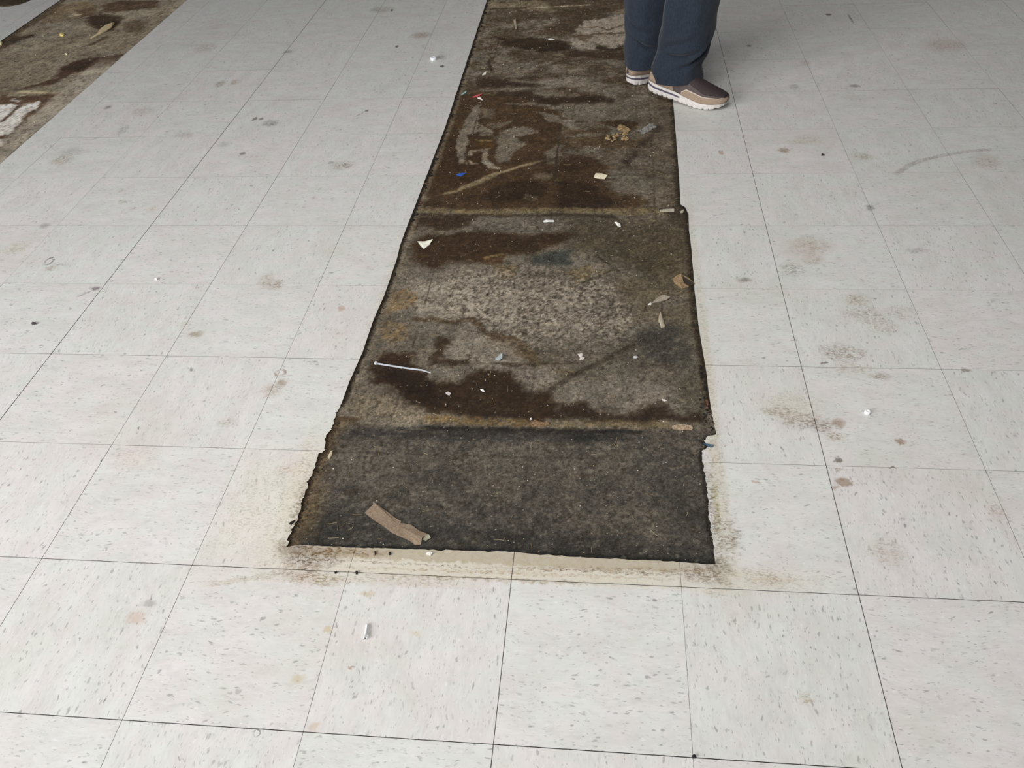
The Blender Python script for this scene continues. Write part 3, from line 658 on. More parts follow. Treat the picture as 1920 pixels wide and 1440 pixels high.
# yellowed, smeared margins beside the bare mastic
stw('box', .392, .70, .016, .36, (196, 184, 152), .65, .9, .35); stw('box', .374, .48, .012, .13, (128, 108, 78), .75, .9, .8); stw('box', .402, 1.3, .010, .40, (206, 196, 170), .5, .9, .4)
stw('box', .384, .5, .006, .05, (150, 140, 60), .6, .9, .6); stw('ell', .40, .42, .022, .05, (140, 120, 92), .7, .8, .9)
stw('box', -.455, .50, .028, .17, (212, 200, 172), .6, .9, .4); stw('box', -.440, .44, .016, .085, (112, 88, 58), .85, .9, .8); stw('box', -.418, .58, .010, .06, (120, 98, 70), .7, .9, .8); stw('box', -.425, 1.1, .012, .5, (214, 206, 188), .4, .9, .4); stw('box', -.52, .46, .08, .14, (222, 212, 190), .5, .9, .3)
stw('ell', .46, .33, .10, .03, (206, 194, 166), .5, .9, .5)

def stains_of(x0, y0, x1, y1):
    out = []
    for s in ST:
        R = math.hypot(s[3], s[4]) * 1.15 + .02
        if s[5] == 0: rx, ry = s[3] * 1.4 + .018, s[4] * 1.4 + .018
        else: rx = ry = R
        if s[1] + rx > x0 and s[1] - rx < x1 and s[2] + ry > y0 and s[2] - ry < y1 and s[7] > 0: out.append(s)
    return out

# ------------------------------------------------------------------ tiles
m_tile = tile_material('vinyl_tile', [])
TH = .0031
def tile_mesh(name, poly, mat):
    n = len(poly)
    v = [(x, y, 0) for x, y in poly] + [(x, y, -TH) for x, y in poly]
    f = [list(range(n))] + [[i, i + n, (i + 1) % n + n, (i + 1) % n] for i in range(n)]
    me = bpy.data.meshes.new(name); me.from_pydata(v, [], f); me.update(); me.materials.append(mat); me.materials.append(m_joint)
    me.polygons.foreach_set('material_index', [0] + [1] * n); return me
colgap = {c: .00026 + .00022 * random.random() for c in range(-20, 16)}; rowgap = {r: (.00032 if r < 4 else .00009) + .00018 * random.random() for r in range(-6, 22)}
colgap[-4] = .0009; colgap[2] = .0006; colgap[0] = .0006; rowgap[0] = .0007; rowgap[1] = .0006
full_cache = {}
def visible(x, y): 
    q = (np.array([x, y, 0.0]) - np.array(CAM_LOC)) @ RM
    if q[2] > -.05: return False
    u, v = 960 + F_PX * q[0] / -q[2], 720 - F_PX * q[1] / -q[2]
    return -260 < u < 2180 and -90 < v < 1660
rest = bmesh.new()
ntile = 0
for r in range(-4, 17):
    for c in range(-17, 12):
        # c = 0 is the joint at x = 0
        x0, x1, y0, y1 = c * T + colgap.get(c, .0005), (c + 1) * T - colgap.get(c + 1, .0005), r * T + rowgap.get(r, .0005), (r + 1) * T - rowgap.get(r + 1, .0005)
        P = clip(outside, x0, y0, x1, y1)
        if len(P) < 3 or abs(parea(P)) < 2e-4: continue
        if parea(P) < 0: P = P[::-1]
        cx, cy = (c + .5) * T, (r + .5) * T
        near_ = any(visible(a, b) for a in (x0, cx, x1) for b in (y0, cy, y1))
        if not near_ or ntile >= 298:
            vs = [rest.verts.new((x, y, 0)) for x, y in P]; lo = [rest.verts.new((x, y, -TH)) for x, y in P]; rest.faces.new(vs)
            for k in range(len(vs)): rest.faces.new([vs[k], lo[k], lo[(k + 1) % len(vs)], vs[(k + 1) % len(vs)]])
            continue
        quarter = ((c + r) % 2) * math.pi / 2 + (math.pi if random.random() < .5 else 0)
        ss = stains_of(x0, y0, x1, y1)
        mat = tile_material('vinyl_tile_stained', ss) if ss else m_tile
        ca, sa = math.cos(-quarter), math.sin(-quarter)
        loc = [((x - cx) * ca - (y - cy) * sa, (x - cx) * sa + (y - cy) * ca) for x, y in P]
        full = len(P) == 4 and abs(parea(P)) > .0920
        if full and not ss:
            key = (round(x1 - x0, 4), round(y1 - y0, 4), round(quarter % math.pi, 2))
            if key not in full_cache: full_cache[key] = tile_mesh('tile', loc, m_tile)
            me = full_cache[key]
        else: me = tile_mesh('tile', loc, mat)
        o = link_mesh('tile', me, None, floor); ntile += 1
        o.location = (cx, cy, random.uniform(-.00012, .00012)); o.rotation_euler = (random.uniform(-.0006, .0006), random.uniform(-.0006, .0006), quarter)
ro = from_bm('outer_tiles', rest, m_tile, floor); ro['kind'] = 'stuff'

# ------------------------------------------------------------------ litter
def flake(name, px, col, z0, thick=.0007, lift=None, dome=0.0, mat=None, parent=None, rough=.7, col2=None, ring=True):
    """thin scrap: outline in photo pixels on the floor at height z0, real thickness, edges lifted by lift[i]"""
    P = [at(x, y, z0) for x, y in px]; n = len(P); cx = np.mean(P, 0)
    lift = lift or [0.0] * n
    loc = np.array([cx[0], cx[1], z0])
    o_pts = [np.array([p[0], p[1], z0 + lift[i] + .0001]) - loc for i, p in enumerate(P)]
    o_mid = [np.array([p[0] * .45, p[1] * .45, lift[i] * .35 + dome * .8 + .0001]) for i, p in enumerate(o_pts)]
    cen = np.array([0, 0, dome + .0001])
    up = np.array([0, 0, thick])
    V = o_pts + o_mid + [cen]; m = len(V); V = V + [v + up for v in V]
    Fc = []
    ccw = parea([(p[0], p[1]) for p in o_pts]) > 0
    for i in range(n):
        j = (i + 1) % n
        for off, flip in ((0, True), (m, False)):
            a, b, c_, d = off + i, off + j, off + n + j, off + n + i
            q = [a, b, c_, d]; t = [off + n + i, off + n + j, off + 2 * n]
            if flip: q.reverse(); t.reverse()
            Fc += [q, t]
        Fc.append([i + m, i, j, j + m])
    if not ccw: Fc = [f[::-1] for f in Fc]
    kk_ = .64 / float(np.interp(cx[1], [0, .8, 1.6, 2.5, 3.5, 5], [.70, .60, .53, .41, .32, .25])); kk_ = min(kk_, .85 / max(lin(col))) if col is not None else 1
    if mat is None: mat = simple(name + '_surface', col, rough, .3, .08, 300, bump=.3, col2=col2, k=kk_)
    o = from_py(name, V, Fc, mat, parent); o.location = loc
    return o
ZS, ZT = SLAB_Z + .0003, .0002
# torn strip of old tape near the front
strip = flake('tape_strip', [(684, 962), (695, 952), (703, 945), (722, 957), (742, 972), (752, 978), (750, 981), (770, 984), (786, 996), (804, 1004), (797, 1008), (792, 1012), (790, 1023), (778, 1022), (768, 1014), (750, 1006), (736, 1000), (716, 985), (698, 973)],
              (150, 132, 112), ZS, .0010, [0, .001, .003, 0, 0, .001, 0, 0, .001, .003, .004, .005, .003, 0, 0, 0, 0, 0, 0], .0004, col2=(122, 103, 84))
tag(strip, 'long torn strip of tan paper tape on the charcoal part of the strip', 'paper strip')
flake('curled_end', [(791, 1013), (797, 1006), (805, 1005), (808, 1010), (799, 1014)], (150, 147, 128), ZS + .001, .0006, [0, .003, .004, .002, 0], .001)
co = bpy.data.objects['curled_end']; co.parent = strip; co.location = co.location - strip.location; co['label'] = 'pale curled end'

tag(flake('paper_scrap', [(783, 455), (797, 454), (812, 452), (805, 460), (795, 467), (789, 462)], (238, 236, 218), ZS, .0006, [.004, .002, .006, .001, 0, .001], .002), 'white folded triangular paper scrap near the left edge of the strip', 'paper')
tag(flake('paper_scrap', [(1113, 333), (1117, 326), (1128, 326), (1139, 330), (1134, 336), (1122, 335)], (226, 214, 186), ZS, .0010, [0, .002, .001, .002, 0, 0], .0015), 'cream four-sided card scrap lying on the far part of the strip', 'paper')
tag(flake('paper_scrap', [(1018, 415), (1024, 413), (1038, 414), (1039, 416), (1028, 416.5), (1019, 417)], (236, 234, 230), ZS, .0010, [0, .001, .001, 0, 0, 0], .001), 'thin white sliver of paper just this side of the ochre seam', 'paper')
tag(flake('paper_scrap', [(1152, 417), (1156, 417.5), (1163, 421), (1164, 426), (1158, 424)], (226, 224, 212), ZS, .0010, [0, .002, .001, .001, 0], .001), 'small white pointed scrap right of the ochre seam, beyond the square outline', 'paper')
tag(flake('tape_scrap', [(1237, 394), (1250, 392), (1264, 392), (1264, 397), (1250, 397), (1237, 397)], (168, 160, 142), ZS, .0008, [.001, 0, .001, 0, 0, 0], .0006), 'short grey-white tape bar beside the right corner of the step', 'tape')
tag(flake('tape_scrap', [(1275, 397), (1282, 394), (1281, 399), (1276, 400)], (160, 154, 136), ZS, .0010, [0, .002, 0, 0], .001), 'tiny pale chip in the dark right corner of the step', 'chip')
# pale pointed sliver with a fold
tag(flake('wood_sliver', [(1238.5, 586), (1242, 597), (1247, 612), (1246, 614), (1239, 616), (1238, 608), (1234, 604), (1235, 596)], (182, 172, 152), ZS, .0012, [.002, .001, 0, 0, 0, 0, .002, .002], .002, col2=(150, 139, 118)), 'pale pointed splinter standing out upright on the right side', 'splinter')
tag(flake('grey_flake', [(1222, 569), (1230, 561), (1240, 555), (1245, 555), (1257, 560), (1250, 564), (1240, 565), (1232, 567)], (146, 136, 122), ZS, .0010, [0, .001, .001, .003, .005, .003, 0, 0], .001), 'flat grey diamond-shaped flake above the pointed splinter', 'flake')
tag(flake('white_chip', [(1215, 571), (1220, 568), (1222, 569), (1221, 572), (1216, 572)], (216, 214, 206), ZS, .0016, None, .001), 'tiny white chip at the left tip of the grey diamond flake', 'chip')
# torn tan paper with a dark pocket
tp = empty('torn_paper', tuple(at(1280, 528, ZS)))
tag(tp, 'torn tan paper with a dark folded flap against the right tile edge', 'paper')
def sub(parent, ob): ob.location = ob.location - parent.location; ob.parent = parent; return ob
sub(tp, flake('tan_sheet', [(1261, 524), (1270, 518), (1277, 517), (1279, 522), (1282, 532), (1292, 537), (1284, 540), (1278, 542), (1270, 535), (1264, 532)], (160, 138, 106), ZS, .0008, [.002, .004, .006, .004, .001, 0, 0, .001, 0, .001], .002, col2=(112, 86, 60)))
d_ = sub(tp, flake('dark_flap', [(1279, 520), (1288, 525), (1299, 531), (1302, 535), (1293, 536), (1284, 533)], (52, 42, 32), ZS + .001, .0008, [.004, .003, .003, .002, 0, .001], .001)); d_['label'] = 'dark brown flap'
sub(tp, flake('pale_rim', [(1279, 517.5), (1290, 522), (1303, 532), (1302, 534), (1289, 525), (1279, 520)], (132, 114, 88), ZS + .0015, .0007, [.003, .002, .001, .001, .002, .003], .0))
# scraps at the seam of the near part
tag(flake('torn_card', [(993, 796), (1002, 789), (1012, 790), (1018, 794), (1026, 792), (1030, 797), (1018, 801), (1010, 799), (1000, 801)], (150, 122, 88), ZS, .0010, [0, .002, .001, .002, .003, .001, 0, 0, 0], .0015, col2=(84, 58, 38)), 'torn brown card scrap on the seam before the charcoal part', 'card scrap')
tag(flake('white_chip', [(994, 785), (997, 784), (998, 787), (995, 788)], (226, 224, 216), ZS, .0018, None, .001), 'tiny white chip just above the torn brown card scrap', 'chip')
tag(flake('card_chip', [(1260, 799), (1276, 797), (1295, 799), (1299, 803), (1298, 807), (1280, 806.5), (1261, 805)], (186, 170, 146), ZS, .0016, [0, .001, .001, 0, 0, 0, 0], .0006, col2=(132, 104, 80)), 'small oblong cream and rust card chip near the notched right edge', 'card scrap')
# thin grey and white flakes
tag(flake('grey_flake', [(928, 674), (936, 667), (942, 665), (942, 673), (936, 677)], (156, 164, 164), ZS, .0012, [0, .001, .004, .002, 0], .001), 'light blue-grey angular flake in the middle of the strip', 'flake')
wf = tag(flake('white_flake', [(1083, 665), (1091, 664), (1094, 667), (1090, 669), (1097, 671), (1094, 676), (1086, 675), (1088, 671)], (196, 188, 178), ZS, .0012, [.001, .002, .001, 0, .001, .002, 0, 0], .001), 'white ragged double flake right of the middle of the strip', 'flake')
tag(flake('plastic_flake', [(835, 737), (841, 736), (846, 739), (843, 742), (838, 740)], (178, 172, 170), ZS, .0010, [0, .002, .001, 0, 0], .001), 'small pale shiny flake in the brown puddle, left one of two', 'flake')
tag(flake('plastic_flake', [(900, 730), (906, 731), (909, 736), (905, 735)], (206, 204, 200), ZS, .0010, [0, .002, .001, 0], .001), 'small white flake in the brown puddle, right one of two', 'flake')
tag(flake('white_flake', [(1187, 669), (1192, 668), (1197, 671), (1193, 672), (1188, 672)], (176, 178, 176), ZS, .0010, [0, .001, .002, 0, 0], .001), 'tiny grey-white flake on the dark diagonal line', 'flake')
tag(flake('white_flake', [(1241, 749), (1246, 750), (1251, 752), (1247, 753), (1242, 751)], (214, 210, 202), ZS, .0010, [0, .001, 0, 0, 0], .0008), 'tiny white flake in front of the right-hand dark stain', 'flake')
# coloured slivers
tag(flake('blue_sliver', [(855, 328), (862, 326.5), (875, 326), (869, 329), (865, 331), (858, 329.5)], (48, 82, 160), ZS, .0010, [0, .002, .003, .001, 0, 0], .001, rough=.4), 'bright blue plastic sliver left of the tan streak', 'plastic sliver')
tag(flake('blue_sliver', [(1318, 831), (1328, 834), (1338, 836), (1336, 839), (1328, 838), (1320, 833)], (52, 76, 96), 0.0002, .0012, [0, .001, .002, 0, 0, 0], .001, rough=.4), 'dark blue sliver at the notch in the right tile edge', 'plastic sliver')
tag(flake('red_sliver', [(886, 182), (895, 179.5), (904, 177), (903, 179), (895, 182), (888, 183)], (178, 76, 84), ZS, .0016, [0, .001, .003, .002, 0, 0], .001, rough=.4), 'red plastic sliver among the litter at the far left edge', 'plastic sliver')
tag(flake('teal_sliver', [(865, 178), (870, 174.5), (875, 172), (873, 175.5), (866, 178.5)], (132, 168, 168), ZS, .0016, [0, .001, .003, .001, 0], .001, rough=.4), 'pale teal sliver left of the red one', 'plastic sliver')
tag(flake('white_sliver', [(895, 184), (900, 183), (905, 188.5), (902, 187), (897, 185)], (224, 220, 212), ZS, .0016, [0, .002, .001, 0, 0], .001), 'white sliver just below the red one', 'paper')
tag(flake('white_sliver', [(904, 141), (909, 137), (912, 136), (911, 140), (905, 142)], (206, 204, 192), ZS, .0016, [0, .002, .003, 0, 0], .001), 'white oval scrap alone near the far left edge of the strip', 'paper')
tag(flake('pale_stick', [(963, 38), (967, 37), (969, 55), (966, 56)], (146, 134, 114), ZS, .003, [0, 0, .001, .001], .001), 'short pale stick lying lengthwise in the far part of the strip', 'stick')
tag(flake('white_sliver', [(1027, 73), (1033, 73.5), (1040, 75), (1033, 75), (1028, 74.5)], (218, 214, 204), ZS, .0016, [0, .002, 0, 0, 0], .001), 'small white sliver on the farthest dark stain', 'paper')
# crumbled tan debris and clear plastic
cr = empty('plaster_crumbs', tuple(at(1158, 258, ZS)))
tag(cr, 'heap of broken tan plaster crumbs on the right of the far part', 'debris')
m_cr = simple('plaster', (178, 156, 118), .9, .2, .0, 160, col2=(112, 86, 54), bump=.5, k=1.15)
for k in range(26):
    a = random.uniform(0, 6.28); q = random.random() ** .6
    x, y = 1158 + 22 * q * math.cos(a), 258 + 12 * q * math.sin(a)
    if k < 5: x, y = 1164 + k * 3, 240 + k * 1.5 + random.uniform(-2, 2)
    s = random.uniform(2.0, 5.5) if k > 3 else 9
    pts = [(x + s * random.uniform(.6, 1.2) * math.cos(t), y + .55 * s * random.uniform(.6, 1.2) * math.sin(t)) for t in [i * 6.283 / 6 for i in range(6)]]
    sub(cr, flake('crumb', pts[::-1], None, ZS, random.uniform(.0010, .0026), [random.uniform(0, .004) for _ in pts], random.uniform(.0005, .003), mat=m_cr))
m_film, nt, b = new_mat('clear_film', .25, .5)
b.inputs['Base Color'].default_value = (.55, .53, .50, 1); b.inputs['Alpha'].default_value = .34
fb = bmesh.new(); NX, NYY = 9, 6
c0 = at(1214, 244, ZS); grid = {}
for i in range(NX):
    for j in range(NYY):
        u, v_ = i / (NX - 1) - .5, j / (NYY - 1) - .5
        rr = .62 + .30 * mnoise.noise((math.atan2(v_, u) * 1.3, 4.2, 1.1)); u, v_ = u * rr, v_ * rr
        p = (u * .085 - v_ * .02, u * .085 + v_ * .050, .001 + .012 * abs(mnoise.noise((u * 7, v_ * 7, 3.3))) + .003 * random.random())
        grid[i, j] = fb.verts.new(p)
for i in range(NX - 1):
    for j in range(NYY - 1): fb.faces.new([grid[i, j], grid[i + 1, j], grid[i + 1, j + 1], grid[i, j + 1]])
film = from_bm('plastic_film', fb, m_film); film.location = c0
film.modifiers.new('s', 'SOLIDIFY').thickness = .0004
tag(film, 'crumpled piece of clear plastic film right of the tan crumbs', 'plastic film')

# cable tie
tie = empty('cable_tie', tuple(at(706, 683, ZS)))
tag(tie, 'white plastic cable tie lying on the dark brown stain', 'cable tie')
m_nylon = simple('white_nylon', (212, 216, 222), .35, .5, .03, 80)
tp_px = [(706, 683), (730, 686.5), (760, 691), (792, 695.5), (808, 700)]
TP = [at(x, y, ZS) - np.array(tie.location) for x, y in tp_px]
V, Fc = [], []
zl = [.0030, .0024, .0022, .0030, .0016]; wd = [.0022, .0021, .0020, .0019, .0008]
for i, p in enumerate(TP):
    a = TP[max(0, i - 1)]; b_ = TP[min(len(TP) - 1, i + 1)]; t = (b_ - a)[:2]; t = t / np.linalg.norm(t); nrm = np.array([-t[1], t[0]])
    for sgn, dz in ((-1, 0), (1, 0), (1, .0014), (-1, .0014)): V.append((p[0] + nrm[0] * wd[i] * sgn, p[1] + nrm[1] * wd[i] * sgn, zl[i] - .0012 + dz))
    if i:
        for k in range(4): Fc.append([4 * (i - 1) + k, 4 * (i - 1) + (k + 1) % 4, 4 * i + (k + 1) % 4, 4 * i + k])
Fc += [[3, 2, 1, 0], [4 * len(TP) - 4 + k for k in range(4)]]
bm = bmesh.new(); vs = [bm.verts.new(v) for v in V]; [bm.faces.new([vs[i] for i in f]) for f in Fc]
from_bm('strap', bm, m_nylon, tie)
bm = bmesh.new(); bmesh.ops.create_cube(bm, size=1, matrix=Matrix.Translation((-.001, .0005, .0034)) @ Matrix.Rotation(-.18, 4, 'Z') @ Matrix.Diagonal((.0068, .0082, .0062, 1)))
bmesh.ops.bevel(bm, geom=bm.edges[:], offset=.0012, segments=2, affect='EDGES')
from_bm('lock_head', bm, m_nylon, tie)
bm = bmesh.new(); bmesh.ops.create_cube(bm, size=1, matrix=Matrix.Translation((-.001, .0003, .0066)) @ Matrix.Rotation(-.18, 4, 'Z') @ Matrix.Diagonal((.0016, .0042, .0008, 1)))
from_bm('slot', bm, simple('slot_shadow', (130, 134, 140), .6, .2), tie)

# screw
m_zinc, nt, b = new_mat('zinc', .25, .5); b.inputs['Metallic'].default_value = .35
nt.put(b.inputs['Base Color'], nt.mix(nt.noise(nt.add('ShaderNodeTexCoord').outputs['Object'], 300, 3), (.74, .78, .80, 1), (.92, .94, .95, 1)))
sw = empty('screw', tuple(at(685.5, 1199, 0)))
tag(sw, 'small bright zinc screw lying on the front tile', 'screw')
def lathe(bm, prof, seg=20, mtx=Matrix()):
    rings = []
    for (z, r) in prof: rings.append([bm.verts.new(mtx @ Vector((r * math.cos(6.28318 * k / seg), r * math.sin(6.28318 * k / seg), z))) for k in range(seg)])
    for a, b_ in zip(rings[:-1], rings[1:]):
        for k in range(seg): bm.faces.new([a[k], a[(k + 1) % seg], b_[(k + 1) % seg], b_[k]])
    bm.faces.new(rings[0][::-1]); bm.faces.new(rings[-1])
dirv = (at(689, 1169, .0) - at(685.5, 1199, 0)); ang = math.atan2(dirv[1], dirv[0]); ln = float(np.linalg.norm(dirv))
MX = Matrix.Translation((0, 0, .0042)) @ Matrix.Rotation(ang, 4, 'Z') @ Matrix.Rotation(math.pi / 2 + .085, 4, 'Y')
prof = [(.0028, .0016), (.0085, .0017)]
z = .009
while z < ln - .004: prof += [(z, .0015), (z + .0004, .00255), (z + .0009, .0015)]; z += .0016
prof += [(ln - .003, .0013), (ln - .0006, .0003)]
bm = bmesh.new(); lathe(bm, prof, 16, MX); from_bm('threaded_shank', bm, m_zinc, sw)
bm = bmesh.new(); lathe(bm, [(.0034, .0018), (.0010, .0038), (.0002, .0040), (0, .0037), (.0000, .0017), (.0014, .0011)], 24, MX); from_bm('screw_head', bm, m_zinc, sw)
bm = bmesh.new(); lathe(bm, [(.0012, .0014), (-.00005, .0016)], 4, MX); from_bm('drive_recess', bm, simple('recess', (46, 50, 52), .6, .2), sw)

# small round white things on the tiles
def puck(name, px, r, h, col, label, cat, rough=.4, z=0.0):
    bm = bmesh.new(); lathe(bm, [(0, r * .9), (h * .15, r), (h * .7, r * .98), (h, r * .78), (h, r * .45), (h * .8, r * .38)], 20)
    o = from_bm(name, bm, simple(name + '_surface', col, rough, .5, .03), None, True); o.location = at(*px, z); return tag(o, label, cat)
puck('plastic_puck', (813, 112), .0135, .011, (236, 238, 240), 'small white round plastic puck on the tiles left of the strip', 'puck')
puck('plastic_bead', (1626, 775), .0065, .007, (246, 246, 246), 'tiny white bead shining alone on the right-hand tiles', 'bead')
# dark round cover in the far left corner
bm = bmesh.new(); lathe(bm, [(0, .088), (.004, .088), (.005, .083), (.005, .04), (.0048, .005)], 40)
dc = from_bm('round_cover', bm, simple('dark_cover', (78, 66, 52), .8, .2, .15, 40), None, True); dc.location = at(26, 2, 0)
tag(dc, 'dark brown round cover on the tiles in the far left corner', 'cover')
# splinter on the left strip
spl = empty('wood_splinter', tuple(at(192, 58, ZS)))
tag(spl, 'pale ragged wood splinter on the dark stain of the left strip', 'splinter')
sub(spl, flake('wide_piece', [(184, 62), (190, 55), (200, 49), (212, 45), (210, 53), (198, 60), (188, 65)], (172, 158, 126), ZS, .004, [0, .002, .003, .004, .002, 0, 0], .003, col2=(132, 116, 88)))
sub(spl, flake('thin_piece', [(170, 72), (178, 67), (186, 61), (188, 64), (180, 69), (172, 73)], (168, 154, 124), ZS, .003, None, .001))
sub(spl, flake('tip', [(209, 47), (214, 43), (215, 45), (211, 50)], (150, 134, 104), ZS, .003, [0, .002, .002, 0], .001))
tag(flake('yellow_crumb', [(112, 65), (117, 63), (121, 65), (119, 68), (113, 68)], (206, 186, 120), ZS, .004, None, .003), 'small yellow crumb in the middle of the left strip', 'crumb')
tag(flake('yellow_crumb', [(-2, 80), (3, 78), (5, 81), (3, 85), (-2, 84)], (216, 206, 160), ZS, .004, None, .003), 'pale yellow crumb on the far edge of the left strip', 'crumb')
tag(flake('white_chip', [(122, 101), (127, 100), (126, 103), (123, 103)], (206, 194, 160), ZS, .003, None, .002), 'tiny pale chip in front of the yellow crumb', 'chip')
# dark pellets and bits on the tiles
m_blk = simple('black_bit', (32, 29, 27), .7, .3, .2)
def bit(name, pts, label, cat='bit', col=None, h=.003): return tag(flake(name, pts, col, ZT, h, None, h * .5, mat=None if col else m_blk), label, cat)
bit('dark_pellet', [(59, 607), (62, 605), (68, 606), (69, 608), (64, 609), (60, 609)], 'dark grey oval pellet on the left-hand tiles', 'pellet', (74, 70, 70))
bit('black_sliver', [(542, 983), (545, 979), (553, 976), (552, 979), (546, 984)], 'black sliver beside the left cut edge of the charcoal part', 'sliver', h=.0015)
bit('black_bit', [(667, 1072), (671, 1072), (671, 1077), (667, 1077)], 'square black bit on the joint below the strip end', h=.003)
bit('black_bit', [(627, 1073), (632, 1072), (633, 1075), (628, 1076)], 'black bit left of the square one on the same joint', h=.002)
bit('black_bit', [(729, 1036), (733, 1036), (733, 1041), (729, 1041)], 'larger black bit on the dirty edge below the tape strip', h=.002)
bit('black_bit', [(702, 1035), (705, 1034), (705, 1039), (703, 1041)], 'narrow black bit left of the larger one on the dirty edge', h=.002)
bit('black_bit', [(1297, 1418), (1301, 1415), (1305, 1418), (1304, 1422), (1298, 1422)], 'black bit wedged in the joint crossing at the bottom', h=.003)
tag(flake('white_chip', [(799, 1038), (806, 1036), (812, 1038), (808, 1042), (801, 1041)], (226, 222, 216), ZT, .002, [0, .001, .001, 0, 0], .001), 'white chip on the dirty edge below the strip', 'chip')
tag(flake('white_chip', [(290, 523.5), (294, 521.5), (297, 523), (295, 525.5), (291, 525)], (244, 244, 244), ZT, .003, None, .002), 'tiny white chip on the left-hand tiles just above a joint', 'chip')
tag(flake('tile_chip', [(615, 858), (620, 848), (624, 846), (623, 854), (618, 862)], (188, 174, 148), ZS, .0022, [0, .001, .001, 0, 0], .0006), 'pale tile chip at the left edge of the charcoal part', 'chip')

# loose grit: countless specks on the bare strips
def grit(name, n, dom, cols, smin, smax, keep=None, fib=0):
    bm = bmesh.new(); idx = []
    for _ in range(n):
        for _t in range(20):
            x, y = random.uniform(dom[0], dom[2]), dom[1] + (dom[3] - dom[1]) * random.random() ** 1.25
            if keep is None or keep(x, y): break
        s = random.uniform(smin, smax) * (1 + .25 * y); a = random.uniform(0, 6.28); el = random.uniform(.3, 1.0)
        base = [bm.verts.new((x + s * (math.cos(a + t) * 1), y + s * el * math.sin(a + t), SLAB_Z + .0002)) for t in (0, 1.6, 3.1, 4.7)]
        top = bm.verts.new((x, y, SLAB_Z + .0004 + s * .7))
        mi = random.choices(range(len(cols)), [c[1] for c in cols])[0]
        for k in range(4): bm.faces.new([base[k], base[(k + 1) % 4], top]).material_index = mi
    for _ in range(fib):
        for _t in range(20):
            x, y = random.uniform(dom[0], dom[2]), dom[1] + (dom[3] - dom[1]) * random.random() ** 1.6
            if keep is None or keep(x, y): break
        l = random.uniform(.003, .010) * (1 + .2 * y); a = random.choice([random.gauss(0, .25), random.gauss(1.57, .25), random.uniform(0, 3.14)]); wv = random.uniform(.00018, .00036) * (1 + .3 * y)
        d = Vector((math.cos(a), math.sin(a), 0)) * l; n_ = Vector((-math.sin(a), math.cos(a), 0)) * wv; o0 = Vector((x, y, SLAB_Z + .0004)); k_ = n_ * random.uniform(-5, 5)
        q = [bm.verts.new(p) for p in (o0 - d - n_, o0 + k_ - n_, o0 + d - n_, o0 + d + n_, o0 + k_ + n_, o0 - d + n_)]
        tp_ = [bm.verts.new(v.co + Vector((0, 0, .0004))) for v in q]
        mi = random.choice([1, 3, 3]) if len(cols) > 3 else 0
        bm.faces.new(tp_).material_index = mi
        for k in range(6): bm.faces.new([q[k], q[(k + 1) % 6], tp_[(k + 1) % 6], tp_[k]]).material_index = mi
    me = bpy.data.meshes.new(name); bm.to_mesh(me); bm.free()
    for i, c in enumerate(cols): me.materials.append(simple('grit_%d' % i, c[0], .8, .2, .05))
    o = bpy.data.objects.new(name, me); C.objects.link(o); o.parent = floor; o['kind'] = 'stuff'; return o
inP = px2w([(560, 1020), (1325, 1048), (1318, 830), (1265, 230), (1255, 0), (925, 0), (790, 400), (660, 740), (600, 900)])
def inside(x, y, P=inP):
    c = False
    for i in range(len(P)):
        a, b_ = P[i - 1], P[i]
        if (a[1] > y) != (b_[1] > y) and x < a[0] + (y - a[1]) * (b_[0] - a[0]) / (b_[1] - a[1]): c = not c
    return c
grit('loose_grit', 900, (-.42, .36, .39, 3.5), [((206, 200, 188), 5), ((176, 160, 128), 3), ((30, 26, 22), 3), ((150, 130, 96), 2)], .0005, .0017, inside, 140)
grit('loose_grit', 60, (-2.62, 1.9, -1.98, 3.9), [((196, 186, 160), 5), ((40, 33, 27), 4)], .001, .0024, None, 20)
# crumbs of black mastic along the left cut edge, and at the right
bm = bmesh.new()
def crumb(x, y, s):
    geo = bmesh.ops.create_icosphere(bm, subdivisions=1, radius=s, matrix=Matrix.Translation((x, y, SLAB_Z + s * .3)) @ Matrix.Diagonal((1, random.uniform(.7, 1.8), .5, 1)))
    for v in geo['verts']: v.co += Vector((random.uniform(-1, 1), random.uniform(-1, 1), random.uniform(-.3, .3))) * s * .35
def along(P, y):
    for a, b_ in zip(P[:-1], P[1:]):
        if a[1] <= y <= b_[1]: return a[0] + (b_[0] - a[0]) * (y - a[1]) / (b_[1] - a[1])
    return P[-1][0]
for k in range(240):
    y = random.choice([random.uniform(1.55, 1.95), random.uniform(2.0, 3.6), random.uniform(.75, 3.4)])
    crumb(along(Lw, y) + .003 + abs(random.gauss(.002, .005)), y, random.uniform(.0012, .0022 + .0011 * y))
for k in range(70):
    y = random.uniform(.70, .92); crumb(along(Rw, y) - abs(random.gauss(.008, .007)), y, random.uniform(.001, .0032))
for k in range(110):
    y = random.uniform(.36, .70); crumb(along(Rw, y) + random.gauss(-.001, .007), y, random.uniform(.0006, .0018))
for k in range(150):
    y = random.uniform(.36, .70); crumb(along(Lw, y) + random.gauss(.005, .007), y, random.uniform(.0006, .0017))
mc = from_bm('mastic_crumbs', bm, m_blk, floor); mc['kind'] = 'stuff'
bm = bmesh.new()
for (x, y) in [(795, 345), (793, 354), (789, 362), (785, 378), (783, 384), (786, 381), (1322, 758), (1321, 765), (1324, 772), (1320, 752)]:
    p = at(x, y, SLAB_Z); crumb(p[0] + .006, p[1], random.uniform(.002, .0042))
mr = from_bm('rusty_crumbs', bm, simple('rusty', (104, 74, 58), .9, .2, .2, 200), floor); mr['kind'] = 'stuff'

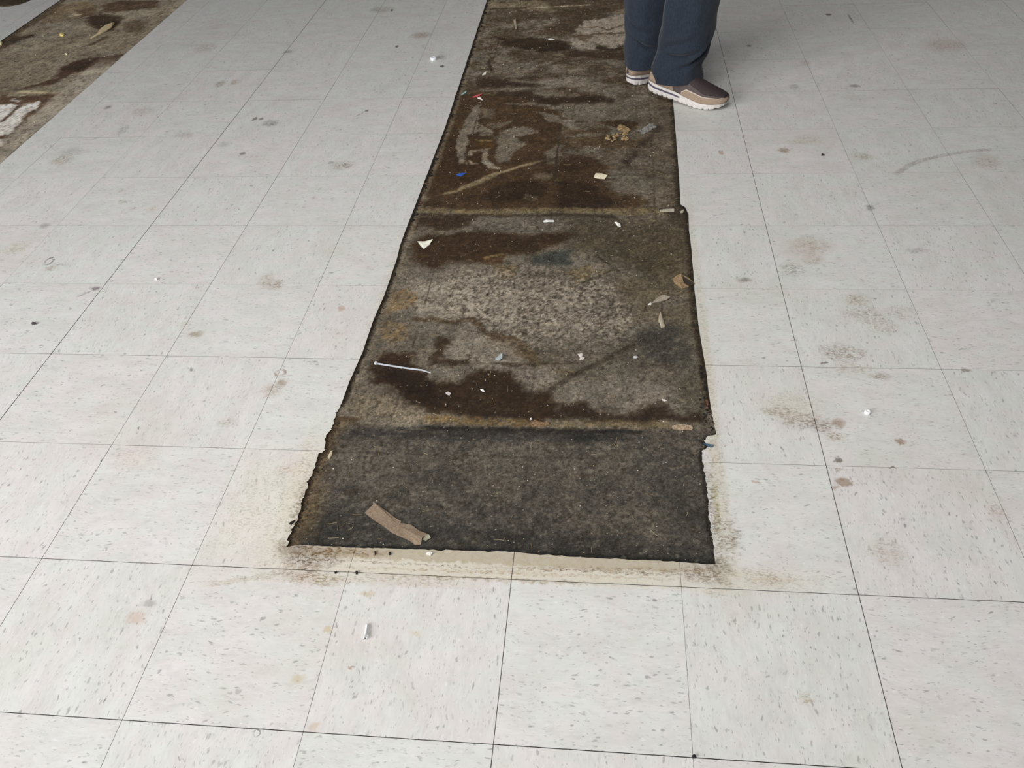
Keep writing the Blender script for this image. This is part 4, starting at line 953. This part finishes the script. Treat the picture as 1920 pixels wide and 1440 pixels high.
# ------------------------------------------------------------------ the person
person = empty('person', (.42, 2.48, 0))
tag(person, 'person in dark blue-grey trousers and brown and tan slip-on shoes walking beside the strip', 'person')
PL = Vector(person.location)
LEN = .300
def hw(s):      # half width of the sole
    pts = [(0, 0.0), (.015, .016), (.05, .026), (.12, .033), (.25, .0355), (.42, .037), (.58, .045), (.70, .0500), (.80, .0495), (.88, .044), (.94, .034), (.98, .020), (1, 0.0)]
    return float(np.interp(s, [p[0] for p in pts], [p[1] for p in pts]))
def zb(s): return float(np.interp(s, [0, .05, .12, .60, .72, .85, .95, 1], [.010, .004, 0, 0, .001, .010, .022, .030]))
def zt(s): return float(np.interp(s, [0, .05, .15, .35, .5, .72, .85, .95, 1], [.044, .044, .041, .036, .030, .026, .032, .041, .047]))
def ht(s): return float(np.interp(s, [0, .03, .08, .18, .30, .40, .50, .60, .70, .80, .88, .94, .98, 1], [.052, .075, .088, .092, .098, .100, .094, .085, .076, .069, .064, .060, .055, .049]))
outl = []
for i in range(121):
    u = i / 120; s = .5 - .5 * math.cos(math.pi * u); outl.append((s, 1))
for i in range(119, 0, -1):
    u = i / 120; s = .5 - .5 * math.cos(math.pi * u); outl.append((s, -1))
def sole_pt(k, f, inset):
    s, sg = outl[k]; h = hw(s); z = zb(s) + (zt(s) - zb(s)) * f
    x = s * LEN; y = sg * max(0, h - inset)
    if s < .06: x += inset * (1 - s / .06)
    if s > .94: x -= inset * (s - .94) / .06
    return (x, y, z)
def up_pt(s, th, off=0.0):
    h = hw(s) * .95 + off; z0 = zt(s) - .004; H = ht(s) - z0 + off
    c, sn = math.cos(th), math.sin(th)
    return (s * LEN + (off if s > .9 else (-off if s < .1 else 0)), h * math.copysign(abs(c) ** .75, c), z0 + H * abs(sn) ** .85)
m_sole = simple('shoe_sole', (216, 210, 205), .6, .3, .04, 90)
m_strp = simple('shoe_stripe', (84, 80, 96), .6, .3, .05)
m_upper = simple('shoe_mesh_fabric', (92, 82, 80), .85, .2, .10, 500, bump=.4)
m_vamp = simple('shoe_dark_vamp', (66, 56, 56), .8, .2, .12, 400, bump=.3)
m_tan = simple('shoe_tan_suede', (158, 138, 119), .85, .2, .07, 300, bump=.3)
m_light = simple('shoe_trim', (200, 184, 168), .7, .3, .04)
m_lining = simple('shoe_lining', (214, 188, 156), .8, .2, .05)
def shoe(loc, yaw, pitch):
    root = empty('shoe', (0, 0, 0)); root.parent = person
    piv = Matrix.Translation((.68 * LEN, 0, 0)) @ Matrix.Rotation(pitch, 4, 'Y') @ Matrix.Translation((-.68 * LEN, 0, 0))
    root.matrix_local = Matrix.Translation(Vector(loc) - PL) @ Matrix.Rotation(yaw, 4, 'Z') @ piv
    N = len(outl)
    layers = [(0, .007), (.06, .002), (.16, .0005), (.40, 0), (.50, .0002), (.52, .0020), (.66, .0020), (.68, .0004), (.92, .0006), (1, .003)]
    V, Fc = [], []
    for (f, ins) in layers:
        for k in range(N):
            s = outl[k][0]; g = 0
            if f < .3 and (abs((s * 15) % 1 - .5) < .10) and .06 < s < .97: g = .0024
            p = sole_pt(k, f, ins + g)
            if f < .1 and g: p = (p[0], p[1], p[2] + .003)
            V.append(p)
    for j in range(len(layers) - 1):
        for k in range(N): Fc.append([j * N + k, j * N + (k + 1) % N, (j + 1) * N + (k + 1) % N, (j + 1) * N + k])
    for k in range(1, 120):
        a, b_ = k, N - k
        a2, b2 = k - 1, (N - k + 1) % N
        if k == 1: Fc.append([0, 1, N - 1])
        else: Fc.append([a2, a, b_, b2])
    Fc.append([119, 120, 121])
    bm = bmesh.new(); vs = [bm.verts.new(v) for v in V]
    for f in Fc:
        try: bm.faces.new([vs[i] for i in f])
        except ValueError: pass
    from_bm('sole', bm, m_sole, root, False)
    # dark line let into the sole round the heel
    ks = [k for k in range(N) if outl[k][0] < .46]; ks = sorted([k for k in ks if k > 120]) + sorted([k for k in ks if k <= 120])
    V = []; 
    for k in ks: V += [sole_pt(k, .53, -.0003), sole_pt(k, .66, -.0003), sole_pt(k, .66, .003), sole_pt(k, .53, .003)]
    Fc = [[4 * i + a, 4 * i + 4 + a, 4 * i + 4 + (a + 1) % 4, 4 * i + (a + 1) % 4] for i in range(len(ks) - 1) for a in range(4)]
    from_py('sole_stripe', V, Fc, m_strp, root)
    def patch(name, s0, s1, t0, t1, off, mat, ns=28, ntt=10):
        V, Fc = [], []
        for i in range(ns + 1):
            s = s0 + (s1 - s0) * i / ns
            a = t0(s) if callable(t0) else t0; b_ = t1(s) if callable(t1) else t1
            for j in range(ntt + 1): V.append(up_pt(s, a + (b_ - a) * j / ntt, off))
        for i in range(ns):
            for j in range(ntt): q = i * (ntt + 1) + j; Fc.append([q, q + 1, q + ntt + 2, q + ntt + 1])
        bm = bmesh.new(); vs = [bm.verts.new(v) for v in V]; [bm.faces.new([vs[k] for k in f]) for f in Fc]
        o = from_bm(name, bm, mat, root, True); md = o.modifiers.new('thick', 'SOLIDIFY'); md.thickness = .0012; md.offset = 0; return o
    PI = math.pi
    patch('upper', .004, .997, 0, PI, 0, m_upper, 50, 28)
    patch('vamp', .42, .965, lambda s: float(np.interp(s, [.42, .5, .75, .965], [1.05, .78, .62, 1.0])), lambda s: PI - float(np.interp(s, [.42, .5, .75, .965], [1.05, .78, .62, 1.0])), .0012, m_vamp, 30, 14)
    tl = lambda s: float(np.interp(s, [.45, .52, .75, .90, .96, .997], [.05, .32, .40, .55, .80, 1.57]))
    for sg in (0, 1):
        f0 = (lambda s: 0.02) if sg == 0 else (lambda s: PI - .02)
        f1 = tl if sg == 0 else (lambda s: PI - tl(s))
        patch('toe_guard', .45, .997, f0, f1, .0020, m_tan, 34, 8)
        g0 = tl if sg == 0 else (lambda s: PI - tl(s))
        g1 = (lambda s: tl(s) + .07) if sg == 0 else (lambda s: PI - tl(s) - .07)
        patch('piping', .46, .96, g0, g1, .0024, m_light, 34, 2)
        hl = lambda s: float(np.interp(s, [.004, .05, .2, .30, .36], [1.2, 1.15, .95, .55, .05]))
        h0 = (lambda s: 0.02) if sg == 0 else (lambda s: PI - .02)
        h1 = hl if sg == 0 else (lambda s: PI - hl(s))
        patch('heel_panel', .006, .36, h0, h1, .0020, m_tan, 20, 8)
        k0 = (lambda s: 1.02) if sg == 0 else (lambda s: PI - 1.02)
        k1 = (lambda s: 1.30) if sg == 0 else (lambda s: PI - 1.30)
        patch('collar_panel', .30, .43, k0, k1, .0016, m_lining, 10, 6)
    return root
SR = (.303, 2.432, .0); YR = math.radians(-25)
SL = (.232, 2.520, .0); YL = math.radians(34)
shoe(SR, YR, math.radians(7))
shoe(SL, YL, 0)

# trousers: two lofted legs that meet at the hips
def wr(x, y, z, amp, sc, seed): return amp * mnoise.fractal((x * sc, y * sc, z * sc * 2.2 + seed), .6, 2.0, 3)
def leg(bm, rings, seed, creases=(), nseg=56, sub_=14):
    """rings: (z, cx, cy, a, b, yaw)  a along the foot, b across"""
    R_ = []
    for i in range(len(rings) - 1):
        for k in range(sub_): t = k / sub_; R_.append([rings[i][q] + (rings[i + 1][q] - rings[i][q]) * t for q in range(6)])
    R_.append(list(rings[-1]))
    loops = []
    for (z, cx, cy, a, b_, yw) in R_:
        lp = []
        for k in range(nseg):
            th = 2 * math.pi * k / nseg; c, s_ = math.cos(th), math.sin(th)
            lowk = math.exp(-max(0, z - .05) / .16)
            fold = .006 * lowk * math.sin(z * 72 + 1.6 * math.sin(th + seed) + seed) * (.55 + .45 * math.sin(2 * th + seed))
            fold += wr(c, s_, z, .005, 1.8, seed)
            ph = (th + yw + 1.66 + math.pi) % (2 * math.pi) - math.pi      # 0 towards the front of the shop
            for (z0, sl, p0, pw_, am) in creases:
                q = (z - z0 - sl * ph - .012 * ph * ph) / .011
                fold += am * (-math.exp(-q * q) + .75 * math.exp(-(q - 1.9) ** 2)) * math.exp(-((ph - p0) / pw_) ** 2)
            r1, r2 = a + fold, b_ + fold
            x, y = r1 * math.copysign(abs(c) ** .85, c), r2 * math.copysign(abs(s_) ** .85, s_)
            zz = z
            if z < .13: zz = z + .014 * lowk * c * (1 if z < .08 else .5)
            lp.append(bm.verts.new((cx + x * math.cos(yw) - y * math.sin(yw) - PL.x, cy + x * math.sin(yw) + y * math.cos(yw) - PL.y, zz)))
        loops.append(lp)
    for p, q in zip(loops[:-1], loops[1:]):
        for k in range(nseg): bm.faces.new([p[k], p[(k + 1) % nseg], q[(k + 1) % nseg], q[k]])
    # hem turned in
    inner = [bm.verts.new((v.co.x * .94 + (rings[0][1] - PL.x) * .06, v.co.y * .94 + (rings[0][2] - PL.y) * .06, v.co.z + .02)) for v in loops[0]]
    for k in range(nseg): bm.faces.new([loops[0][(k + 1) % nseg], loops[0][k], inner[k], inner[(k + 1) % nseg]])
    return loops
m_trs, nt, b = new_mat('trouser_cloth', .85, .15)
tc = nt.add('ShaderNodeTexCoord').outputs['Object']
f = nt.noise(nt.mapping(tc, scale=(1, 1, .35)), 260, 3, .6); f2 = nt.noise(tc, 9, 3, .6)
colr = nt.mix(nt.ramp(f, .3, .7), rgba((50, 59, 72), .56), rgba((62, 72, 87), .56))
nt.put(b.inputs['Base Color'], nt.mix(nt.math('MULTIPLY', nt.ramp(f2, .4, .7), .35), colr, rgba((58, 62, 70), .6)))
b.inputs['Sheen Weight'].default_value = .15
bn = nt.add('ShaderNodeBump'); bn.inputs['Strength'].default_value = .2; bn.inputs['Distance'].default_value = .001
nt.put(bn.inputs['Height'], f); nt.put(b.inputs['Normal'], bn.outputs[0])
bm = bmesh.new()
ar = Vector((SR[0], SR[1], 0)) + Vector((math.cos(YR), math.sin(YR), 0)) * .088
al = Vector((SL[0], SL[1], 0)) + Vector((math.cos(YL), math.sin(YL), 0)) * .080
leg(bm, [(.066, ar.x + .020, ar.y + .02, .092, .074, YR), (.10, ar.x + .020, ar.y + .02, .091, .074, YR), (.135, ar.x + .024, ar.y + .022, .086, .074, YR), (.19, ar.x + .040, ar.y + .03, .090, .076, YR), (.30, ar.x + .052, ar.y + .04, .089, .080, YR * .8), (.48, ar.x + .070, ar.y + .075, .090, .084, YR * .6), (.66, ar.x + .060, ar.y + .10, .098, .090, 0), (.84, ar.x + .025, ar.y + .12, .112, .10, 0)], 1.3, [(.165, .012, -.2, .7, .011), (.125, .035, .7, .6, .013), (.215, .05, -.5, .5, .007)])
leg(bm, [(.074, al.x + .008, al.y, .088, .074, YL), (.11, al.x + .008, al.y, .088, .075, YL), (.18, al.x + .008, al.y, .088, .078, YL), (.30, al.x + .008, al.y - .002, .092, .082, YL * .8), (.48, al.x + .03, al.y - .005, .100, .086, YL * .6), (.66, al.x + .05, al.y - .01, .106, .094, 0), (.84, al.x + .07, al.y - .015, .112, .10, 0)], 4.1, [(.150, -.03, -.1, .6, .011), (.200, -.02, -.5, .6, .008)])
hip = Vector(((ar.x + al.x) / 2 + .045, (ar.y + al.y) / 2 + .045, 0))
def loft(bm, rings, nseg=40, cap=True):
    loops = []
    for (z, cx, cy, a, b_, yw) in rings:
        lp = []
        for k in range(nseg):
            th = 2 * math.pi * k / nseg; x, y = a * math.cos(th), b_ * math.sin(th)
            lp.append(bm.verts.new((cx + x * math.cos(yw) - y * math.sin(yw) - PL.x, cy + x * math.sin(yw) + y * math.cos(yw) - PL.y, z)))
        loops.append(lp)
    for p, q in zip(loops[:-1], loops[1:]):
        for k in range(nseg): bm.faces.new([p[k], p[(k + 1) % nseg], q[(k + 1) % nseg], q[k]])
    if cap: bm.faces.new(loops[0][::-1]); bm.faces.new(loops[-1])
    return loops
loft(bm, [(.76, hip.x, hip.y, .06, .10, 0), (.80, hip.x, hip.y, .115, .165, 0), (.88, hip.x, hip.y, .125, .185, 0), (.96, hip.x, hip.y, .118, .178, 0), (1.02, hip.x, hip.y, .110, .165, 0)])
from_bm('trousers', bm, m_trs, person, True)
# body above the frame: one skinned figure, plain shirt over it
m_skin = simple('skin', (196, 158, 134), .6, .3, .04, 40); m_shirt = simple('shirt_cloth', (112, 112, 116), .9, .15, .06, 200)
h = lambda x, y, z: (hip.x + x - PL.x, hip.y + y - PL.y, z)
J = [h(0, 0, .92), h(.01, 0, 1.15), h(.01, 0, 1.36), h(.015, 0, 1.46), h(.03, 0, 1.54), h(.045, 0, 1.60), h(.05, 0, 1.67),
     h(.0, -.17, 1.38), h(-.03, -.215, 1.12), h(.06, -.225, .89), h(.09, -.22, .83), h(.12, -.215, .77), h(.125, -.205, .735), h(.125, -.222, .728), h(.12, -.238, .735), h(.105, -.250, .75), h(.135, -.19, .80),
     h(.0, .17, 1.38), h(.03, .215, 1.12), h(.14, .215, .92), h(.18, .21, .87), h(.215, .20, .815), h(.225, .19, .78), h(.225, .207, .773), h(.22, .223, .78), h(.205, .236, .795), h(.23, .175, .85),
     tuple(ar - PL + Vector((.065, .07, .48))), tuple(ar - PL + Vector((.022, .02, .10))), tuple(al - PL + Vector((.04, 0, .48))), tuple(al - PL + Vector((0, 0, .10))), h(.145, 0, 1.60)]
Ed = [(0, 1), (1, 2), (2, 3), (3, 4), (4, 5), (5, 6), (2, 7), (7, 8), (8, 9), (9, 10), (10, 11), (11, 12), (11, 13), (11, 14), (10, 15), (10, 16), (2, 17), (17, 18), (18, 19), (19, 20), (20, 21), (21, 22), (21, 23), (21, 24), (20, 25), (20, 26), (0, 27), (27, 28), (0, 29), (29, 30), (5, 31)]
Rd = [.11, .11, .10, .055, .06, .085, .06, .055, .042, .030, .032, .024, .008, .008, .008, .008, .009, .055, .042, .030, .032, .024, .008, .008, .008, .008, .009, .045, .028, .045, .028, .013]
me = bpy.data.meshes.new('body'); me.from_pydata([tuple(map(float, v)) for v in J], Ed, []); me.update()
body = link_mesh('body', me, m_skin, person)
sk = body.modifiers.new('skin', 'SKIN'); sk.use_smooth_shade = True
for i, r in enumerate(Rd): me.skin_vertices[0].data[i].radius = (r, r)
me.skin_vertices[0].data[0].use_root = True
body.modifiers.new('sub', 'SUBSURF').levels = 1; body.modifiers['sub'].render_levels = 2
bm = bmesh.new()
loft(bm, [(.90, hip.x, hip.y, .135, .195, 0), (1.0, hip.x, hip.y, .135, .185, 0), (1.2, hip.x, hip.y, .135, .19, 0), (1.33, hip.x, hip.y, .125, .20, 0), (1.41, hip.x + .005, hip.y, .10, .165, 0), (1.455, hip.x + .01, hip.y, .07, .085, 0)])
for sg in (-1, 1):
    p0 = Vector((hip.x, hip.y + sg * .165, 1.39)); p1 = Vector((hip.x + (-.02 if sg < 0 else .02), hip.y + sg * .215, 1.15)); prev = None
    loft(bm, [(p1.z, p1.x, p1.y, .068, .062, 0), (1.25, (p0.x + p1.x) / 2, (p0.y * .4 + p1.y * .6), .070, .064, 0), (1.36, p0.x, p0.y + sg * .01, .072, .060, 0), (1.42, p0.x, p0.y - sg * .02, .05, .045, 0)], 24)
from_bm('shirt', bm, m_shirt, person, True)
bm = bmesh.new(); bmesh.ops.create_uvsphere(bm, u_segments=24, v_segments=14, radius=.1, matrix=Matrix.Translation(h(.035, 0, 1.655)) @ Matrix.Diagonal((1.02, .86, .82, 1)))
bmesh.ops.delete(bm, geom=[v for v in bm.verts if (v.co.z < 1.62 and v.co.x > h(.02, 0, 0)[0])], context='VERTS')
from_bm('hair', bm, simple('hair', (60, 52, 46), .7, .3, .15, 300), person, True)
